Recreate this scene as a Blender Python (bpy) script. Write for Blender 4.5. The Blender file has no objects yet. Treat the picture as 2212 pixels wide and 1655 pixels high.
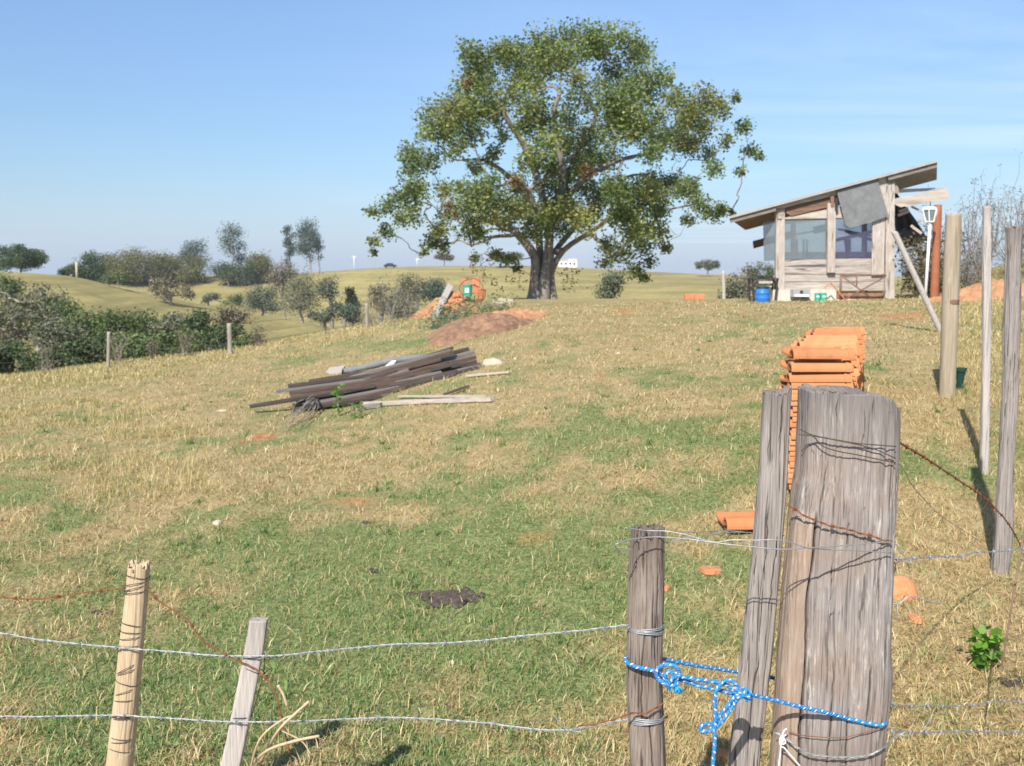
import bpy, math, random
import numpy as np
from mathutils import Vector
R = math.radians
random.seed(7); rng = np.random.default_rng(7)

# ------------------------------------------------------------------ scene, camera, light
sc = bpy.context.scene
F, CX, CY = 2125.0, 1106.0, 827.5          # reference grid the place was measured on (2212 wide)
PITCH = math.atan(227.5 / F); EYE = 1.6
CT, ST = math.cos(PITCH), math.sin(PITCH)
cam = bpy.data.objects.new('camera', bpy.data.cameras.new('camera')); sc.collection.objects.link(cam)
cam.location = (0, 0, EYE); cam.rotation_euler = (R(90) - PITCH, 0, 0)
cam.data.sensor_width = 36; cam.data.lens = 36 * F / 2212
cam.data.clip_start = 0.05; cam.data.clip_end = 9000
cam.data.dof.use_dof = True; cam.data.dof.focus_distance = 2.3; cam.data.dof.aperture_fstop = 9.5
sc.camera = cam
SUN_EL, SUN_AZ = 42.0, 201.5               # azimuth clockwise from +Y: behind the camera, a little left
sdir = Vector((math.sin(R(SUN_AZ)) * math.cos(R(SUN_EL)), math.cos(R(SUN_AZ)) * math.cos(R(SUN_EL)), math.sin(R(SUN_EL))))
sun = bpy.data.objects.new('sun', bpy.data.lights.new('sun', 'SUN')); sc.collection.objects.link(sun)
sun.data.energy = 4.2; sun.data.angle = R(0.53); sun.data.color = (1.0, 0.94, 0.84)
sun.rotation_euler = (-sdir).to_track_quat('-Z', 'Y').to_euler(); sun.location = (0, 0, 60)
sc.view_settings.view_transform = 'Standard'; sc.view_settings.look = 'None'
sc.view_settings.gamma = 1; sc.view_settings.exposure = 0.80
sc.view_settings.use_curve_mapping = False

class NT:
    """tiny node-tree writer"""
    def __init__(s, tree): s.t = tree; tree.nodes.clear()
    def n(s, typ, ins=None, **kw):
        nd = s.t.nodes.new(typ)
        for k, v in kw.items(): setattr(nd, k, v)
        for k, v in (ins or {}).items():
            sock = nd.inputs[k]
            if isinstance(v, bpy.types.NodeSocket): s.t.links.new(v, sock)
            elif isinstance(v, (tuple, list)) and len(v) == 3 and sock.type == 'RGBA': sock.default_value = (*v, 1)
            else: sock.default_value = v
        return nd
    def ramp(s, fac, stops, interp='LINEAR'):
        nd = s.n('ShaderNodeValToRGB', {'Fac': fac}); cr = nd.color_ramp; cr.interpolation = interp
        while len(cr.elements) < len(stops): cr.elements.new(0.5)
        for e, (p, c) in zip(cr.elements, stops):
            e.position = p; e.color = (*c, 1) if len(c) == 3 else c
        return nd.outputs['Color']
    def mix(s, fac, a, b, mode='MIX'):
        nd = s.n('ShaderNodeMix', {}, data_type='RGBA', blend_type=mode)
        for k, v in ((0, fac), (6, a), (7, b)):
            if isinstance(v, bpy.types.NodeSocket): s.t.links.new(v, nd.inputs[k])
            else: nd.inputs[k].default_value = (*v, 1) if isinstance(v, tuple) and len(v) == 3 else v
        return nd.outputs[2]
    def math(s, op, a, b=0.0, clamp=False):
        return s.n('ShaderNodeMath', {0: a, 1: b}, operation=op, use_clamp=clamp).outputs[0]
    def noise(s, vec, scale, detail=4, rough=0.55, dist=0.0):
        return s.n('ShaderNodeTexNoise', {'Vector': vec, 'Scale': scale, 'Detail': detail, 'Roughness': rough, 'Distortion': dist}).outputs['Fac']
    def mapping(s, vec, scale=(1, 1, 1), rot=(0, 0, 0), loc=(0, 0, 0)):
        return s.n('ShaderNodeMapping', {'Vector': vec, 'Scale': scale, 'Rotation': rot, 'Location': loc}).outputs[0]

world = bpy.data.worlds.new('World'); sc.world = world; world.use_nodes = True
w = NT(world.node_tree)
sky = w.n('ShaderNodeTexSky', sky_type='NISHITA', sun_disc=False, sun_elevation=R(SUN_EL), sun_rotation=R(SUN_AZ),
          altitude=600, air_density=1.0, dust_density=0.6, ozone_density=1.6)
geo = w.n('ShaderNodeTexCoord').outputs['Generated']
sep = w.n('ShaderNodeSeparateXYZ', {0: geo})
zz = w.math('MAXIMUM', sep.outputs[2], 0.03)
# thin cirrus: streaks on a high layer (direction divided by its height)
pl = w.n('ShaderNodeCombineXYZ', {0: w.math('DIVIDE', sep.outputs[0], zz), 1: w.math('DIVIDE', sep.outputs[1], zz), 2: 0.0}).outputs[0]
cn = w.noise(w.mapping(pl, (0.16, 0.42, 1), (0, 0, R(-10))), 1.1, 6, 0.62, 0.9)
cm = w.noise(w.mapping(pl, (0.18, 0.25, 1), (0, 0, 0), (1.7, 0.3, 0)), 1.0, 3, 0.5)
side = w.n('ShaderNodeMapRange', {'Value': sep.outputs[0], 'From Min': -0.25, 'From Max': 0.45, 'To Min': 0.10, 'To Max': 1.0}).outputs[0]
cf = w.math('MULTIPLY', w.ramp(cn, [(0.36, (0, 0, 0)), (0.80, (1, 1, 1))]), w.ramp(cm, [(0.35, (0, 0, 0)), (0.6, (1, 1, 1))]))
cf = w.math('MULTIPLY', w.math('MULTIPLY', cf, side), 0.62)
hz = w.n('ShaderNodeMapRange', {'Value': sep.outputs[2], 'From Min': 0.0, 'From Max': 0.10, 'To Min': 0.85, 'To Max': 0.0}).outputs[0]
skyc = sky.outputs[0]
skyc = w.mix(1.0, skyc, (.715, .795, .88), 'MULTIPLY')
lowf = w.n('ShaderNodeMapRange', {'Value': sep.outputs[2], 'From Min': 0.03, 'From Max': 0.28, 'To Min': 0.64, 'To Max': 1.0}).outputs[0]
skyc = w.n('ShaderNodeVectorMath', {0: skyc, 'Scale': lowf}, operation='SCALE').outputs[0]
skyc = w.mix(hz, skyc, (2.95, 3.5, 4.75))
skyc = w.mix(cf, skyc, (4.9, 5.6, 6.6))
bg = w.n('ShaderNodeBackground', {'Color': skyc, 'Strength': 0.115})
wo = w.n('ShaderNodeOutputWorld', {'Surface': bg.outputs[0]})

# ------------------------------------------------------------------ measuring helpers
def ray(px, py):
    u, v = (px - CX) / F, (CY - py) / F
    y, z = CT + v * ST, -ST + v * CT
    return u / y, z / y
def P(px, py, Y):
    a, b = ray(px, py); return np.array((a * Y, Y, EYE + b * Y))
def project(x, y, z):
    y = np.maximum(y, 0.05); dz = z - EYE
    d = y * CT - dz * ST; up = y * ST + dz * CT
    return CX + F * x / d, CY - F * up / d

def _h(ix, iy, s):
    n = (ix.astype(np.int64) * 374761393 + iy.astype(np.int64) * 668265263 + s * 1442695041) & 0xffffffff
    n = ((n ^ (n >> 13)) * 1274126177) & 0xffffffff
    return ((n ^ (n >> 16)) & 0xffffff) / float(0xffffff)
def vn(x, y, s=0):
    x = np.asarray(x, float); y = np.asarray(y, float)
    ix, iy = np.floor(x), np.floor(y); fx, fy = x - ix, y - iy
    fx = fx * fx * (3 - 2 * fx); fy = fy * fy * (3 - 2 * fy)
    a, b, c, d = _h(ix, iy, s), _h(ix + 1, iy, s), _h(ix, iy + 1, s), _h(ix + 1, iy + 1, s)
    return (a + (b - a) * fx) * (1 - fy) + (c + (d - c) * fx) * fy
def fbm(x, y, s=0, o=4):
    t = 0; a = 0.5; m = 0
    for k in range(o):
        t = t + a * vn(x * 2**k, y * 2**k, s + k * 17); m += a; a *= 0.55
    return t / m

# ------------------------------------------------------------------ terrain
YR = [1, 3, 5, 8, 12, 17, 23, 30, 40, 60, 90, 130, 155, 200, 260, 320, 400, 700, 3500]
TAB = {
 -1200: [0, 0, 0, -.05, -.2, -.6, -1.5, -3, -4.5, -6, -4, 0, 2.6, 0, -3, 1],
 0:     [0, 0, 0, 0, -.08, -.2, -.78, -2.2, -4.2, -6, -4.5, 1, 2.6, 0, -3, 1.5],
 150:   [0, 0, 0, 0, -.04, -.14, -.52, -1.9, -4, -6, -5, .5, 1.95, -1.2, -3, 2],
 300:   [0, 0, 0, 0, 0, -.08, -.32, -1.4, -3.8, -6, -5.5, -2.2, -.5, -5, -5, 2.4],
 500:   [0, 0, .02, .05, .05, 0, -.12, -.9, -3.5, -6, -7, -4.6, -3.3, -8, -6, 2.1],
 700:   [0, 0, .04, .05, .05, .12, .22, -.1, -2, -5, -8, -7.5, -6, -10, -6, 3.5],
 900:   [0, 0, .06, .15, .28, .42, .58, .4, -1, -4, -7, -9, -9, -8, -2, 5.2],
 1106:  [0, 0, .12, .3, .5, .68, .78, .83, .78, -2, -6, -9, -9, -8, -1, 5.5],
 1300:  [0, 0, .16, .4, .6, .78, .88, .92, .7, -2, -6, -9, -9, -8, -1, 4.2],
 1500:  [0, 0, .2, .5, .7, .85, .95, .95, .5, -2.5, -6, -8, -8, -7, -1, 2.8],
 1700:  [0, 0, .25, .58, .78, .92, 1.0, .98, .4, -3, -6, -7, -7, -6, -1, 2.2],
 1900:  [0, 0, .25, .62, .84, .98, 1.04, 1.0, .8, 0, -3, -5, -5, -4, -1, 2],
 2050:  [0, 0, .25, .64, .85, .98, 1.06, 1.25, 1.5, 1.6, 0, -1, -1, -1, 0, 2],
 2212:  [0, .02, .25, .66, .86, 1.0, 1.25, 2.1, 2.4, 2.3, 2, 1, 1, 1, 1, 2],
 2500:  [0, .05, .3, .7, 1.0, 1.4, 2.2, 3.1, 3.6, 3.5, 3, 2, 2, 2, 2, 2],
 3500:  [0, .1, .4, .9, 1.5, 2.3, 3.3, 4.2, 5, 5, 4, 3, 3, 3, 3, 3]}
def pchip(x, y, q):
    x = np.array(x, float); y = np.array(y, float); h = np.diff(x); d = np.diff(y) / h
    m = np.zeros_like(y); m[0], m[-1] = d[0], d[-1]
    for i in range(1, len(x) - 1):
        if d[i-1] * d[i] > 0:
            w1, w2 = 2*h[i] + h[i-1], h[i] + 2*h[i-1]
            m[i] = (w1 + w2) / (w1 / d[i-1] + w2 / d[i])
    i = np.clip(np.searchsorted(x, q) - 1, 0, len(x) - 2); t = (q - x[i]) / h[i]
    return ((2*t**3 - 3*t**2 + 1) * y[i] + (t**3 - 2*t**2 + t) * h[i] * m[i] + (-2*t**3 + 3*t**2) * y[i+1] + (t**3 - t**2) * h[i] * m[i+1])
NL = 320; NA = 320
lq = np.linspace(0, math.log(3500), NL)
cols = sorted(TAB); fine = []
for c in cols:
    r = TAB[c]; r = r + [r[-1] - 3, -14, -70]
    fine.append(pchip(np.log(YR), r, lq))
fine = np.array(fine); aq = np.linspace((cols[0] - CX) / F, (cols[-1] - CX) / F, NA)
LUT = np.array([pchip((np.array(cols) - CX) / F, fine[:, j], aq) for j in range(NL)]).T      # [a, l]
k5 = np.array([1, 2, 3, 2, 1]) / 9.0
LUT = np.apply_along_axis(lambda v: np.convolve(np.pad(v, 2, 'edge'), k5, 'valid'), 0, LUT)
def G0(x, y):
    x = np.asarray(x, float); y = np.asarray(y, float)
    yy = np.maximum(y, 1.0)
    u = np.clip((x / yy - aq[0]) / (aq[1] - aq[0]), 0, NA - 1.001)
    v = np.clip(np.log(yy) / (lq[1] - lq[0]), 0, NL - 1.001)
    i, j = u.astype(int), v.astype(int); fu, fv = u - i, v - j
    return (LUT[i, j] * (1-fu) + LUT[i+1, j] * fu) * (1-fv) + (LUT[i, j+1] * (1-fu) + LUT[i+1, j+1] * fu) * fv
def G(x, y):
    x = np.asarray(x, float); y = np.asarray(y, float)
    z = G0(x, y)
    z = z + 0.05 * (fbm(x * .45, y * .45, 3, 3) - .5) * np.clip((y - 3) / 6, 0, 1)
    z = z + 0.022 * (fbm(x * 5, y * 5, 5, 3) - .5) * np.clip(30 / np.maximum(y, 30), 0, 1)
    t_ = np.clip(((x + 2.75) * 1.25 + (y - 4.8) * 2.5) / 7.81, -.2, 1.15); lx_, ly_ = -2.75 + t_ * 1.25 + .1 * np.sin(t_ * 9), 4.8 + t_ * 2.5
    sd_ = (x - lx_) * -.894 + (y - ly_) * .447; al_ = np.exp(-(((x - lx_)**2 + (y - ly_)**2) / .16)); z = z + al_ * .06 * np.tanh(-sd_ / .04)
    far = np.clip((y - 60) / 80, 0, 1)
    z = z + far * 1.1 * (fbm(x * .02, y * .03, 9, 4) - .5)
    z = z + far * .22 * (fbm(x * .12, y * .12, 19, 3) - .5)
    return z
def g(x, y): return float(G(x, y))
def GP(px, py, y0=2.5, y1=400):
    """point of the ground seen at a place of the reference grid, searched outwards"""
    a, b = ray(px, py); ys = np.geomspace(y0, y1, 1500)
    h = EYE + b * ys - G(a * ys, ys); i = np.argmax(h < 0)
    if h[i] >= 0: i = len(ys) - 1
    Y = ys[i]; return np.array((a * Y, Y, g(a * Y, Y)))

# colour fields of the ground: green growth, bare earth (places on the ground)
GREEN = [(2212, 580, 90, 40, .5), (1000, 1300, 520, 150, .95), (350, 1480, 420, 170, .95), (1230, 960, 260, 38, .42), (1430, 925, 190, 40, .7), (1560, 900, 120, 60, .3),
         (880, 1150, 260, 70, .5), (1150, 1450, 500, 260, .7), (1500, 830, 330, 28, .35), (1540, 1050, 260, 60, .35), (1900, 790, 60, 30, .5),
         (2140, 1000, 60, 90, .4), (1900, 1010, 120, 60, .5), (620, 1420, 300, 200, .5), (230, 905, 130, 22, .35), (860, 742, 160, 14, .45), (1350, 790, 150, 18, .3),
         (1000, 1060, 300, 30, .3), (100, 1300, 150, 30, .25), (60, 1080, 120, 30, .25)]
DIRT = [(1500, 700, 520, 38, .30), (1100, 745, 260, 30, .25), (1750, 690, 300, 26, .25), (770, 1078, 55, 14, 1), (700, 1090, 40, 10, .6), (1030, 1020, 55, 10, .55), (1345, 673, 40, 9, 1.3), (1450, 664, 130, 7, .8), (1200, 668, 80, 14, .9),
        (1310, 818, 40, 10, .7), (1590, 668, 110, 9, .6), (1880, 690, 160, 16, .75), (1990, 676, 70, 12, .8), (520, 935, 70, 18, .6), (575, 942, 22, 8, 1),
        (280, 850, 60, 10, .5), (1190, 775, 60, 14, .6), (1530, 1235, 26, 9, 1), (1235, 1385, 36, 8, .8), (980, 1570, 60, 22, .7), (60, 1600, 80, 40, .7), (1160, 850, 70, 10, .4),
        (440, 1620, 60, 20, .4), (1650, 740, 90, 14, .5), (2150, 640, 110, 40, .9), (1870, 1170, 60, 20, .5), (1240, 895, 60, 10, .4), (650, 870, 130, 14, .4), (1480, 1490, 30, 15, .5)]
def fields(x, y, z):
    px, py = project(x, y, z)
    n1 = fbm(x * 1.3, y * 1.3, 21, 4); n2 = fbm(x * 4.5, y * 3.0, 22, 3); n3 = fbm(x * .5, y * .5, 23, 3)
    gr = .10 + .9 * (n3 - .5)
    for (a, b, c, d, e) in GREEN: gr = gr + e * np.exp(-(((px - a) / c)**2 + ((py - b) / d)**2))
    gr = gr + 1.6 * (n1 - .5) + 2.2 * (n2 - .5) * np.clip(14 / np.maximum(y, 1), .35, 1)
    di = -.30 + 1.1 * (n1 - .5) + 1.5 * (fbm(x * 3.1 + 7, y * 2.6, 61, 3) - .5)
    for (a, b, c, d, e) in DIRT: di = di + .62 * e * np.exp(-(((px - a) / c)**2 + ((py - b) / d)**2))
    near = y < 45
    gr = np.where(near, gr, .38 + .9 * (fbm(x * .03, y * .05, 31, 4) - .5)); di = np.where(near, di, -.3 + 1.1 * (fbm(x * .06, y * .09, 33, 4) - .5))
    for (a, b, c, d, e) in ((238, 614, 22, 3, .9), (290, 622, 45, 4, .9), (336, 640, 18, 4, .8), (400, 652, 25, 4, .5), (120, 600, 40, 4, .4)): di = di + (~near) * (y < 175) * e * np.exp(-(((px - a) / c)**2 + ((py - b) / d)**2))
    return np.clip(gr, 0, 1), np.clip(di, 0, 1)

# ------------------------------------------------------------------ mesh helpers
col = sc.collection
def props(o, label=None, cat=None, group=None, kind=None):
    if label: o['label'] = label
    if cat: o['category'] = cat
    if group: o['group'] = group
    if kind: o['kind'] = kind
    return o
def mk(name, V, Fc, mat, parent=None, org=None, cols=None, smooth=True, uv=None):
    V = np.asarray(V, float)
    o0 = np.array(parent.location if parent is not None else (org if org is not None else (0, 0, 0)), float)
    if parent is not None and parent.parent is not None: o0 = o0 + np.array(parent.parent.location)
    me = bpy.data.meshes.new(name)
    if isinstance(Fc, np.ndarray):
        k = Fc.shape[1]; me.vertices.add(len(V)); me.vertices.foreach_set('co', (V - o0).astype(np.float32).ravel())
        me.loops.add(Fc.size); me.loops.foreach_set('vertex_index', Fc.astype(np.int32).ravel())
        me.polygons.add(len(Fc)); me.polygons.foreach_set('loop_start', np.arange(0, Fc.size, k, dtype=np.int32))
        me.polygons.foreach_set('loop_total', np.full(len(Fc), k, dtype=np.int32)); me.update(calc_edges=True)
    else:
        me.from_pydata([tuple(v) for v in (V - o0)], [], [tuple(int(i) for i in f) for f in Fc]); me.update()
    if smooth: me.polygons.foreach_set('use_smooth', np.ones(len(me.polygons), dtype=bool))
    if cols is not None:
        ca = me.color_attributes.new('col', 'FLOAT_COLOR', 'POINT')
        c = np.ones((len(V), 4), np.float32); c[:, :cols.shape[1]] = cols; ca.data.foreach_set('color', c.ravel())
    if uv is not None:
        ca = me.color_attributes.new('along', 'FLOAT_COLOR', 'POINT')
        c = np.zeros((len(V), 4), np.float32); c[:, :uv.shape[1]] = uv; ca.data.foreach_set('color', c.ravel())
    me.materials.append(mat)
    o = bpy.data.objects.new(name, me); col.objects.link(o)
    if parent is not None: o.parent = parent
    else: o.location = o0
    return o
def empty(name, loc, label, cat, group=None):
    o = bpy.data.objects.new(name, None); col.objects.link(o); o.location = tuple(float(v) for v in loc)
    o.empty_display_size = .2
    return props(o, label, cat, group)

class MB:
    def __init__(s): s.V = []; s.F = []; s.U = []; s.n = 0
    def add(s, V, Fc, U=None):
        V = np.asarray(V, float); s.V.append(V); s.F += [tuple(i + s.n for i in f) for f in Fc]; s.n += len(V)
        s.U.append(np.zeros((len(V), 3)) if U is None else np.asarray(U, float)); return s
    def hexa(s, p):   # 8 points: bottom ring 0-3, top ring 4-7
        return s.add(p, [(3, 2, 1, 0), (4, 5, 6, 7), (0, 1, 5, 4), (1, 2, 6, 5), (2, 3, 7, 6), (3, 0, 4, 7)])
    def box(s, c, sx, sy, sz, rz=0, rx=0, ry=0):
        P8 = np.array([(-1,-1,-1),(1,-1,-1),(1,1,-1),(-1,1,-1),(-1,-1,1),(1,-1,1),(1,1,1),(-1,1,1)], float) * (sx/2, sy/2, sz/2)
        from mathutils import Euler
        M = np.array(Euler((rx, ry, rz)).to_matrix()); return s.hexa(P8 @ M.T + np.array(c))
    def prism(s, poly, vec):
        """polygon (world points) pushed along vec"""
        A = np.array(poly, float); n = len(A); B = A + np.array(vec)
        return s.add(np.vstack([A, B]), [tuple(range(n)), tuple(range(2*n-1, n-1, -1))] + [(i, i+n, (i+1) % n + n, (i+1) % n) for i in range(n)][::1])
    def beam(s, p, q, wd, ht, up=(0, 0, 1), wob=0, sd=0):
        p = np.array(p, float); q = np.array(q, float); d = q - p; L = np.linalg.norm(d); d /= L
        sx = np.cross(d, up); sx /= np.linalg.norm(sx); u = np.cross(sx, d); n = max(2, int(L / .15)) if wob else 2
        V = []; Fc = []
        for i in range(n):
            t = i / (n - 1); c = p + d * L * t
            ww = wd * (1 + wob * (vn(i * .7, sd, 1) - .5)); hh = ht * (1 + wob * (vn(i * .7, sd, 2) - .5))
            c = c + sx * wob * wd * .6 * (vn(i * .35, sd, 3) - .5) + u * wob * ht * .6 * (vn(i * .35, sd, 4) - .5)
            for a, b in ((-1, -1), (1, -1), (1, 1), (-1, 1)): V.append(c + sx * a * ww / 2 + u * b * hh / 2)
        for i in range(n - 1):
            for k in range(4): Fc.append((i*4+k, i*4+(k+1) % 4, (i+1)*4+(k+1) % 4, (i+1)*4+k))
        Fc += [(3, 2, 1, 0), tuple((n-1)*4 + k for k in range(4))]
        return s.add(V, Fc)
    def tube(s, pts, rad, ns=8, cap=True, ell=None):
        pts = np.array(pts, float); n = len(pts); rad = np.broadcast_to(np.array(rad, float), (n,))
        T = np.gradient(pts, axis=0); T /= np.maximum(np.linalg.norm(T, axis=1), 1e-9)[:, None]
        up = np.array((0, 0, 1.)) if abs(T[0][2]) < .9 else np.array((0, 1., 0)); V = []; U = []; L = 0
        for i in range(n):
            up = up - T[i] * np.dot(up, T[i]); up /= max(np.linalg.norm(up), 1e-9); sd = np.cross(T[i], up)
            if i: L += np.linalg.norm(pts[i] - pts[i-1])
            for k in range(ns):
                a = 2 * math.pi * k / ns
                V.append(pts[i] + rad[i] * (math.cos(a) * up + math.sin(a) * sd)); U.append((L, k / ns, 0))
        Fc = [(i*ns+k, i*ns+(k+1) % ns, (i+1)*ns+(k+1) % ns, (i+1)*ns+k) for i in range(n-1) for k in range(ns)]
        if cap: Fc += [tuple(range(ns))[::-1], tuple((n-1)*ns + k for k in range(ns))]
        return s.add(V, Fc, U)
    def lathe(s, c, prof, ns=24, axis=None):
        V = [];  # prof: (r, z)
        for r, z in prof:
            for k in range(ns):
                a = 2*math.pi*k/ns; V.append((c[0] + r*math.cos(a), c[1] + r*math.sin(a), c[2] + z))
        n = len(prof); Fc = [(i*ns+k, i*ns+(k+1) % ns, (i+1)*ns+(k+1) % ns, (i+1)*ns+k) for i in range(n-1) for k in range(ns)]
        return s.add(V, Fc + [tuple(range(ns))[::-1], tuple((n-1)*ns+k for k in range(ns))])
    def build(s, name, mat, parent=None, org=None, smooth=False, uv=False):
        V = np.vstack(s.V)
        return mk(name, V, s.F, mat, parent, org, smooth=smooth, uv=np.vstack(s.U) if uv else None)
def smoothpath(pts, n=8):
    """Catmull-Rom through the points"""
    p = np.array(pts, float); p = np.vstack([2*p[0]-p[1], p, 2*p[-1]-p[-2]]); out = []
    for i in range(1, len(p) - 2):
        for t in np.linspace(0, 1, n, endpoint=False):
            out.append(.5*((2*p[i]) + (-p[i-1]+p[i+1])*t + (2*p[i-1]-5*p[i]+4*p[i+1]-p[i+2])*t*t + (-p[i-1]+3*p[i]-3*p[i+1]+p[i+2])*t**3))
    out.append(p[-2]); return np.array(out)

# ------------------------------------------------------------------ materials
def newmat(name):
    m = bpy.data.materials.new(name); m.use_nodes = True; return m, NT(m.node_tree)
def finish(t, colr, rough=.8, bump=None, bstr=.3, bdist=.01, metal=0.0, spec=.3, extra=None):
    ins = {'Base Color': colr, 'Roughness': rough, 'Metallic': metal, 'Specular IOR Level': spec}
    if bump is not None: ins['Normal'] = t.n('ShaderNodeBump', {'Height': bump, 'Strength': bstr, 'Distance': bdist}).outputs[0]
    ins.update(extra or {})
    b = t.n('ShaderNodeBsdfPrincipled', ins); t.n('ShaderNodeOutputMaterial', {'Surface': b.outputs[0]}); return b
def objc(t): return t.n('ShaderNodeTexCoord').outputs['Object']
def plain(name, c, rough=.7, var=.25, scale=6, metal=0.0, spec=.3, bstr=.2):
    m, t = newmat(name); oc = objc(t); n = t.noise(oc, scale, 5, .6); n2 = t.noise(oc, scale * 7, 4, .6)
    d = tuple(max(0, v * (1 - var)) for v in c); l = tuple(min(1, v * (1 + var)) for v in c)
    cc = t.mix(.35, t.ramp(n, [(.3, d), (.7, l)]), t.ramp(n2, [(.3, d), (.7, l)]))
    finish(t, cc, rough, n2, bstr, .004, metal, spec); return m
def wood(name, dark, mid, light, sc_=1.0, grain=(38, 38, 2.2), crack=.5, lichen=0.0, lcol=(.56, .52, .45), warm=None, along=2, bstr=.6, flecks=False):
    m, t = newmat(name); oc = objc(t)
    gs = list(grain)
    if along == 0: gs = [grain[2], grain[0], grain[1]]
    gs = tuple(v * sc_ for v in gs); ax = tuple(v * .25 for v in gs)
    wv = t.mapping(oc, gs); n = t.noise(wv, 1.0, 6, .62, .5); n2 = t.noise(t.mapping(oc, tuple(v * 2.7 for v in gs)), 1, 5, .6)
    n3 = t.noise(oc, 5 * sc_, 4, .6)
    c = t.ramp(n, [(.25, dark), (.5, mid), (.75, light)])
    c = t.mix(.45, c, t.ramp(n2, [(.3, dark), (.7, light)]))
    if warm: c = t.mix(t.math('MULTIPLY', t.ramp(n3, [(.45, (0, 0, 0)), (.68, (1, 1, 1))]), .6), c, warm)
    cr = t.noise(t.mapping(oc, tuple(v * .9 for v in gs), (0, 0, 0), (3, 5, 1)), 1.0, 3, .5, .3)
    cm_ = t.ramp(cr, [(.34, (1, 1, 1)), (.40, (0, 0, 0))])
    c = t.mix(t.math('MULTIPLY', cm_, crack), c, tuple(v * .35 for v in dark))
    if lichen:
        ln = t.noise(t.mapping(oc, (14 * sc_, 14 * sc_, 4 * sc_), (0, 0, 0), (1.3, 0, 2)), 1.0, 6, .65)
        c = t.mix(t.math('MULTIPLY', t.ramp(ln, [(.60, (0, 0, 0)), (.66, (1, 1, 1))]), lichen), c, lcol)
    if flecks:
        big = t.noise(oc, 3.2, 4, .6); c = t.mix(t.math('MULTIPLY', t.ramp(big, [(.35, (1, 1, 1)), (.6, (0, 0, 0))]), .45), c, tuple(v * 1.3 for v in dark))
        fl = t.noise(t.mapping(oc, (150, 150, 16)), 1.0, 4, .6); fm = t.noise(t.mapping(oc, (9, 9, 3)), 1.0, 4, .6)
        c = t.mix(t.math('MULTIPLY', t.ramp(fl, [(.56, (0, 0, 0)), (.63, (.6, .6, .6))]), t.ramp(fm, [(.49, (0, 0, 0)), (.57, (1, 1, 1))])), c, lcol)
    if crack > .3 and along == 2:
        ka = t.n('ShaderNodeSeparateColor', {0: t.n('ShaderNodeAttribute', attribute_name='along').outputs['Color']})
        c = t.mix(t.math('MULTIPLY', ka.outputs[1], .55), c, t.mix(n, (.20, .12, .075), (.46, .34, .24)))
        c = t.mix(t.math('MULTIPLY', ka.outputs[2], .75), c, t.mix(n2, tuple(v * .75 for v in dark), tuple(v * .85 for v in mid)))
        c = t.mix(t.math('MULTIPLY', ka.outputs[0], 1.25, True), c, (.02, .016, .013))  # shade inside the deep fissures, painted near black into the wood colour
    h = t.math('SUBTRACT', t.math('ADD', n, t.math('MULTIPLY', n2, .5)), t.math('MULTIPLY', cm_, .8))
    finish(t, c, .88, h, bstr, .004, spec=.2); return m
def foliage(name, tint=(1, 1, 1), rough=.55, trans=.35):
    m, t = newmat(name); a = t.n('ShaderNodeAttribute', attribute_name='col').outputs['Color']
    c = t.mix(1.0, a, tint, 'MULTIPLY')
    b = t.n('ShaderNodeBsdfPrincipled', {'Base Color': c, 'Roughness': rough, 'Specular IOR Level': .35})
    tr = t.n('ShaderNodeBsdfTranslucent', {'Color': t.mix(1.0, c, (1.25, 1.35, .7), 'MULTIPLY')})
    mx = t.n('ShaderNodeMixShader', {0: trans, 1: b.outputs[0], 2: tr.outputs[0]})
    t.n('ShaderNodeOutputMaterial', {'Surface': mx.outputs[0]}); return m

def ground_mat():
    m, t = newmat('pasture'); oc = t.n('ShaderNodeNewGeometry').outputs['Position']
    a = t.n('ShaderNodeAttribute', attribute_name='col'); sp = t.n('ShaderNodeSeparateColor', {0: a.outputs['Color']})
    n1 = t.noise(oc, 9, 6, .65); n2 = t.noise(oc, 42, 5, .65); n3 = t.noise(oc, .35, 5, .6); n4 = t.noise(oc, 1.8, 5, .6)
    dry = t.mix(n4, t.ramp(n1, [(.3, (.20, .135, .065)), (.5, (.34, .25, .12)), (.7, (.47, .37, .21))]), t.ramp(n2, [(.3, (.20, .14, .065)), (.7, (.50, .40, .23))]))
    grn = t.ramp(n2, [(.28, (.07, .09, .03)), (.5, (.16, .19, .07)), (.72, (.32, .32, .15))])
    far = sp.outputs[2]
    terr = t.ramp(t.noise(t.mapping(oc, (.035, .035, 1.5)), 1.0, 5, .6), [(.38, (.74, .74, .70)), (.62, (1.12, 1.1, 1.05))])
    hill = t.mix(n3, t.ramp(t.noise(oc, .12, 6, .65), [(.35, (.22, .195, .08)), (.65, (.36, .30, .125))]), t.ramp(t.noise(oc, .9, 5, .65), [(.3, (.18, .17, .07)), (.7, (.41, .34, .15))]))
    hill = t.mix(1.0, hill, terr, 'MULTIPLY')
    dirt = t.ramp(n1, [(.3, (.25, .105, .045)), (.5, (.42, .20, .09)), (.72, (.52, .30, .16))])
    paledirt = t.ramp(n1, [(.3, (.34, .26, .13)), (.72, (.5, .42, .25))])
    gf = t.math('ADD', sp.outputs[0], t.math('MULTIPLY', t.math('SUBTRACT', n1, .5), .8), True)
    c = t.mix(gf, dry, grn); c = t.mix(far, c, hill)
    dd = t.mix(far, dirt, paledirt)
    df = t.math('ADD', sp.outputs[1], t.math('MULTIPLY', t.math('SUBTRACT', n2, .55), .7), True)
    df = t.ramp(df, [(.25, (0, 0, 0)), (.62, (1, 1, 1))])
    c = t.mix(t.math('MULTIPLY', df, .85), c, dd)
    h = t.math('ADD', t.math('MULTIPLY', n2, .5), n1)
    finish(t, c, .95, h, .7, .03, spec=.1); return m
M = {}
M['ground'] = ground_mat()
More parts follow.
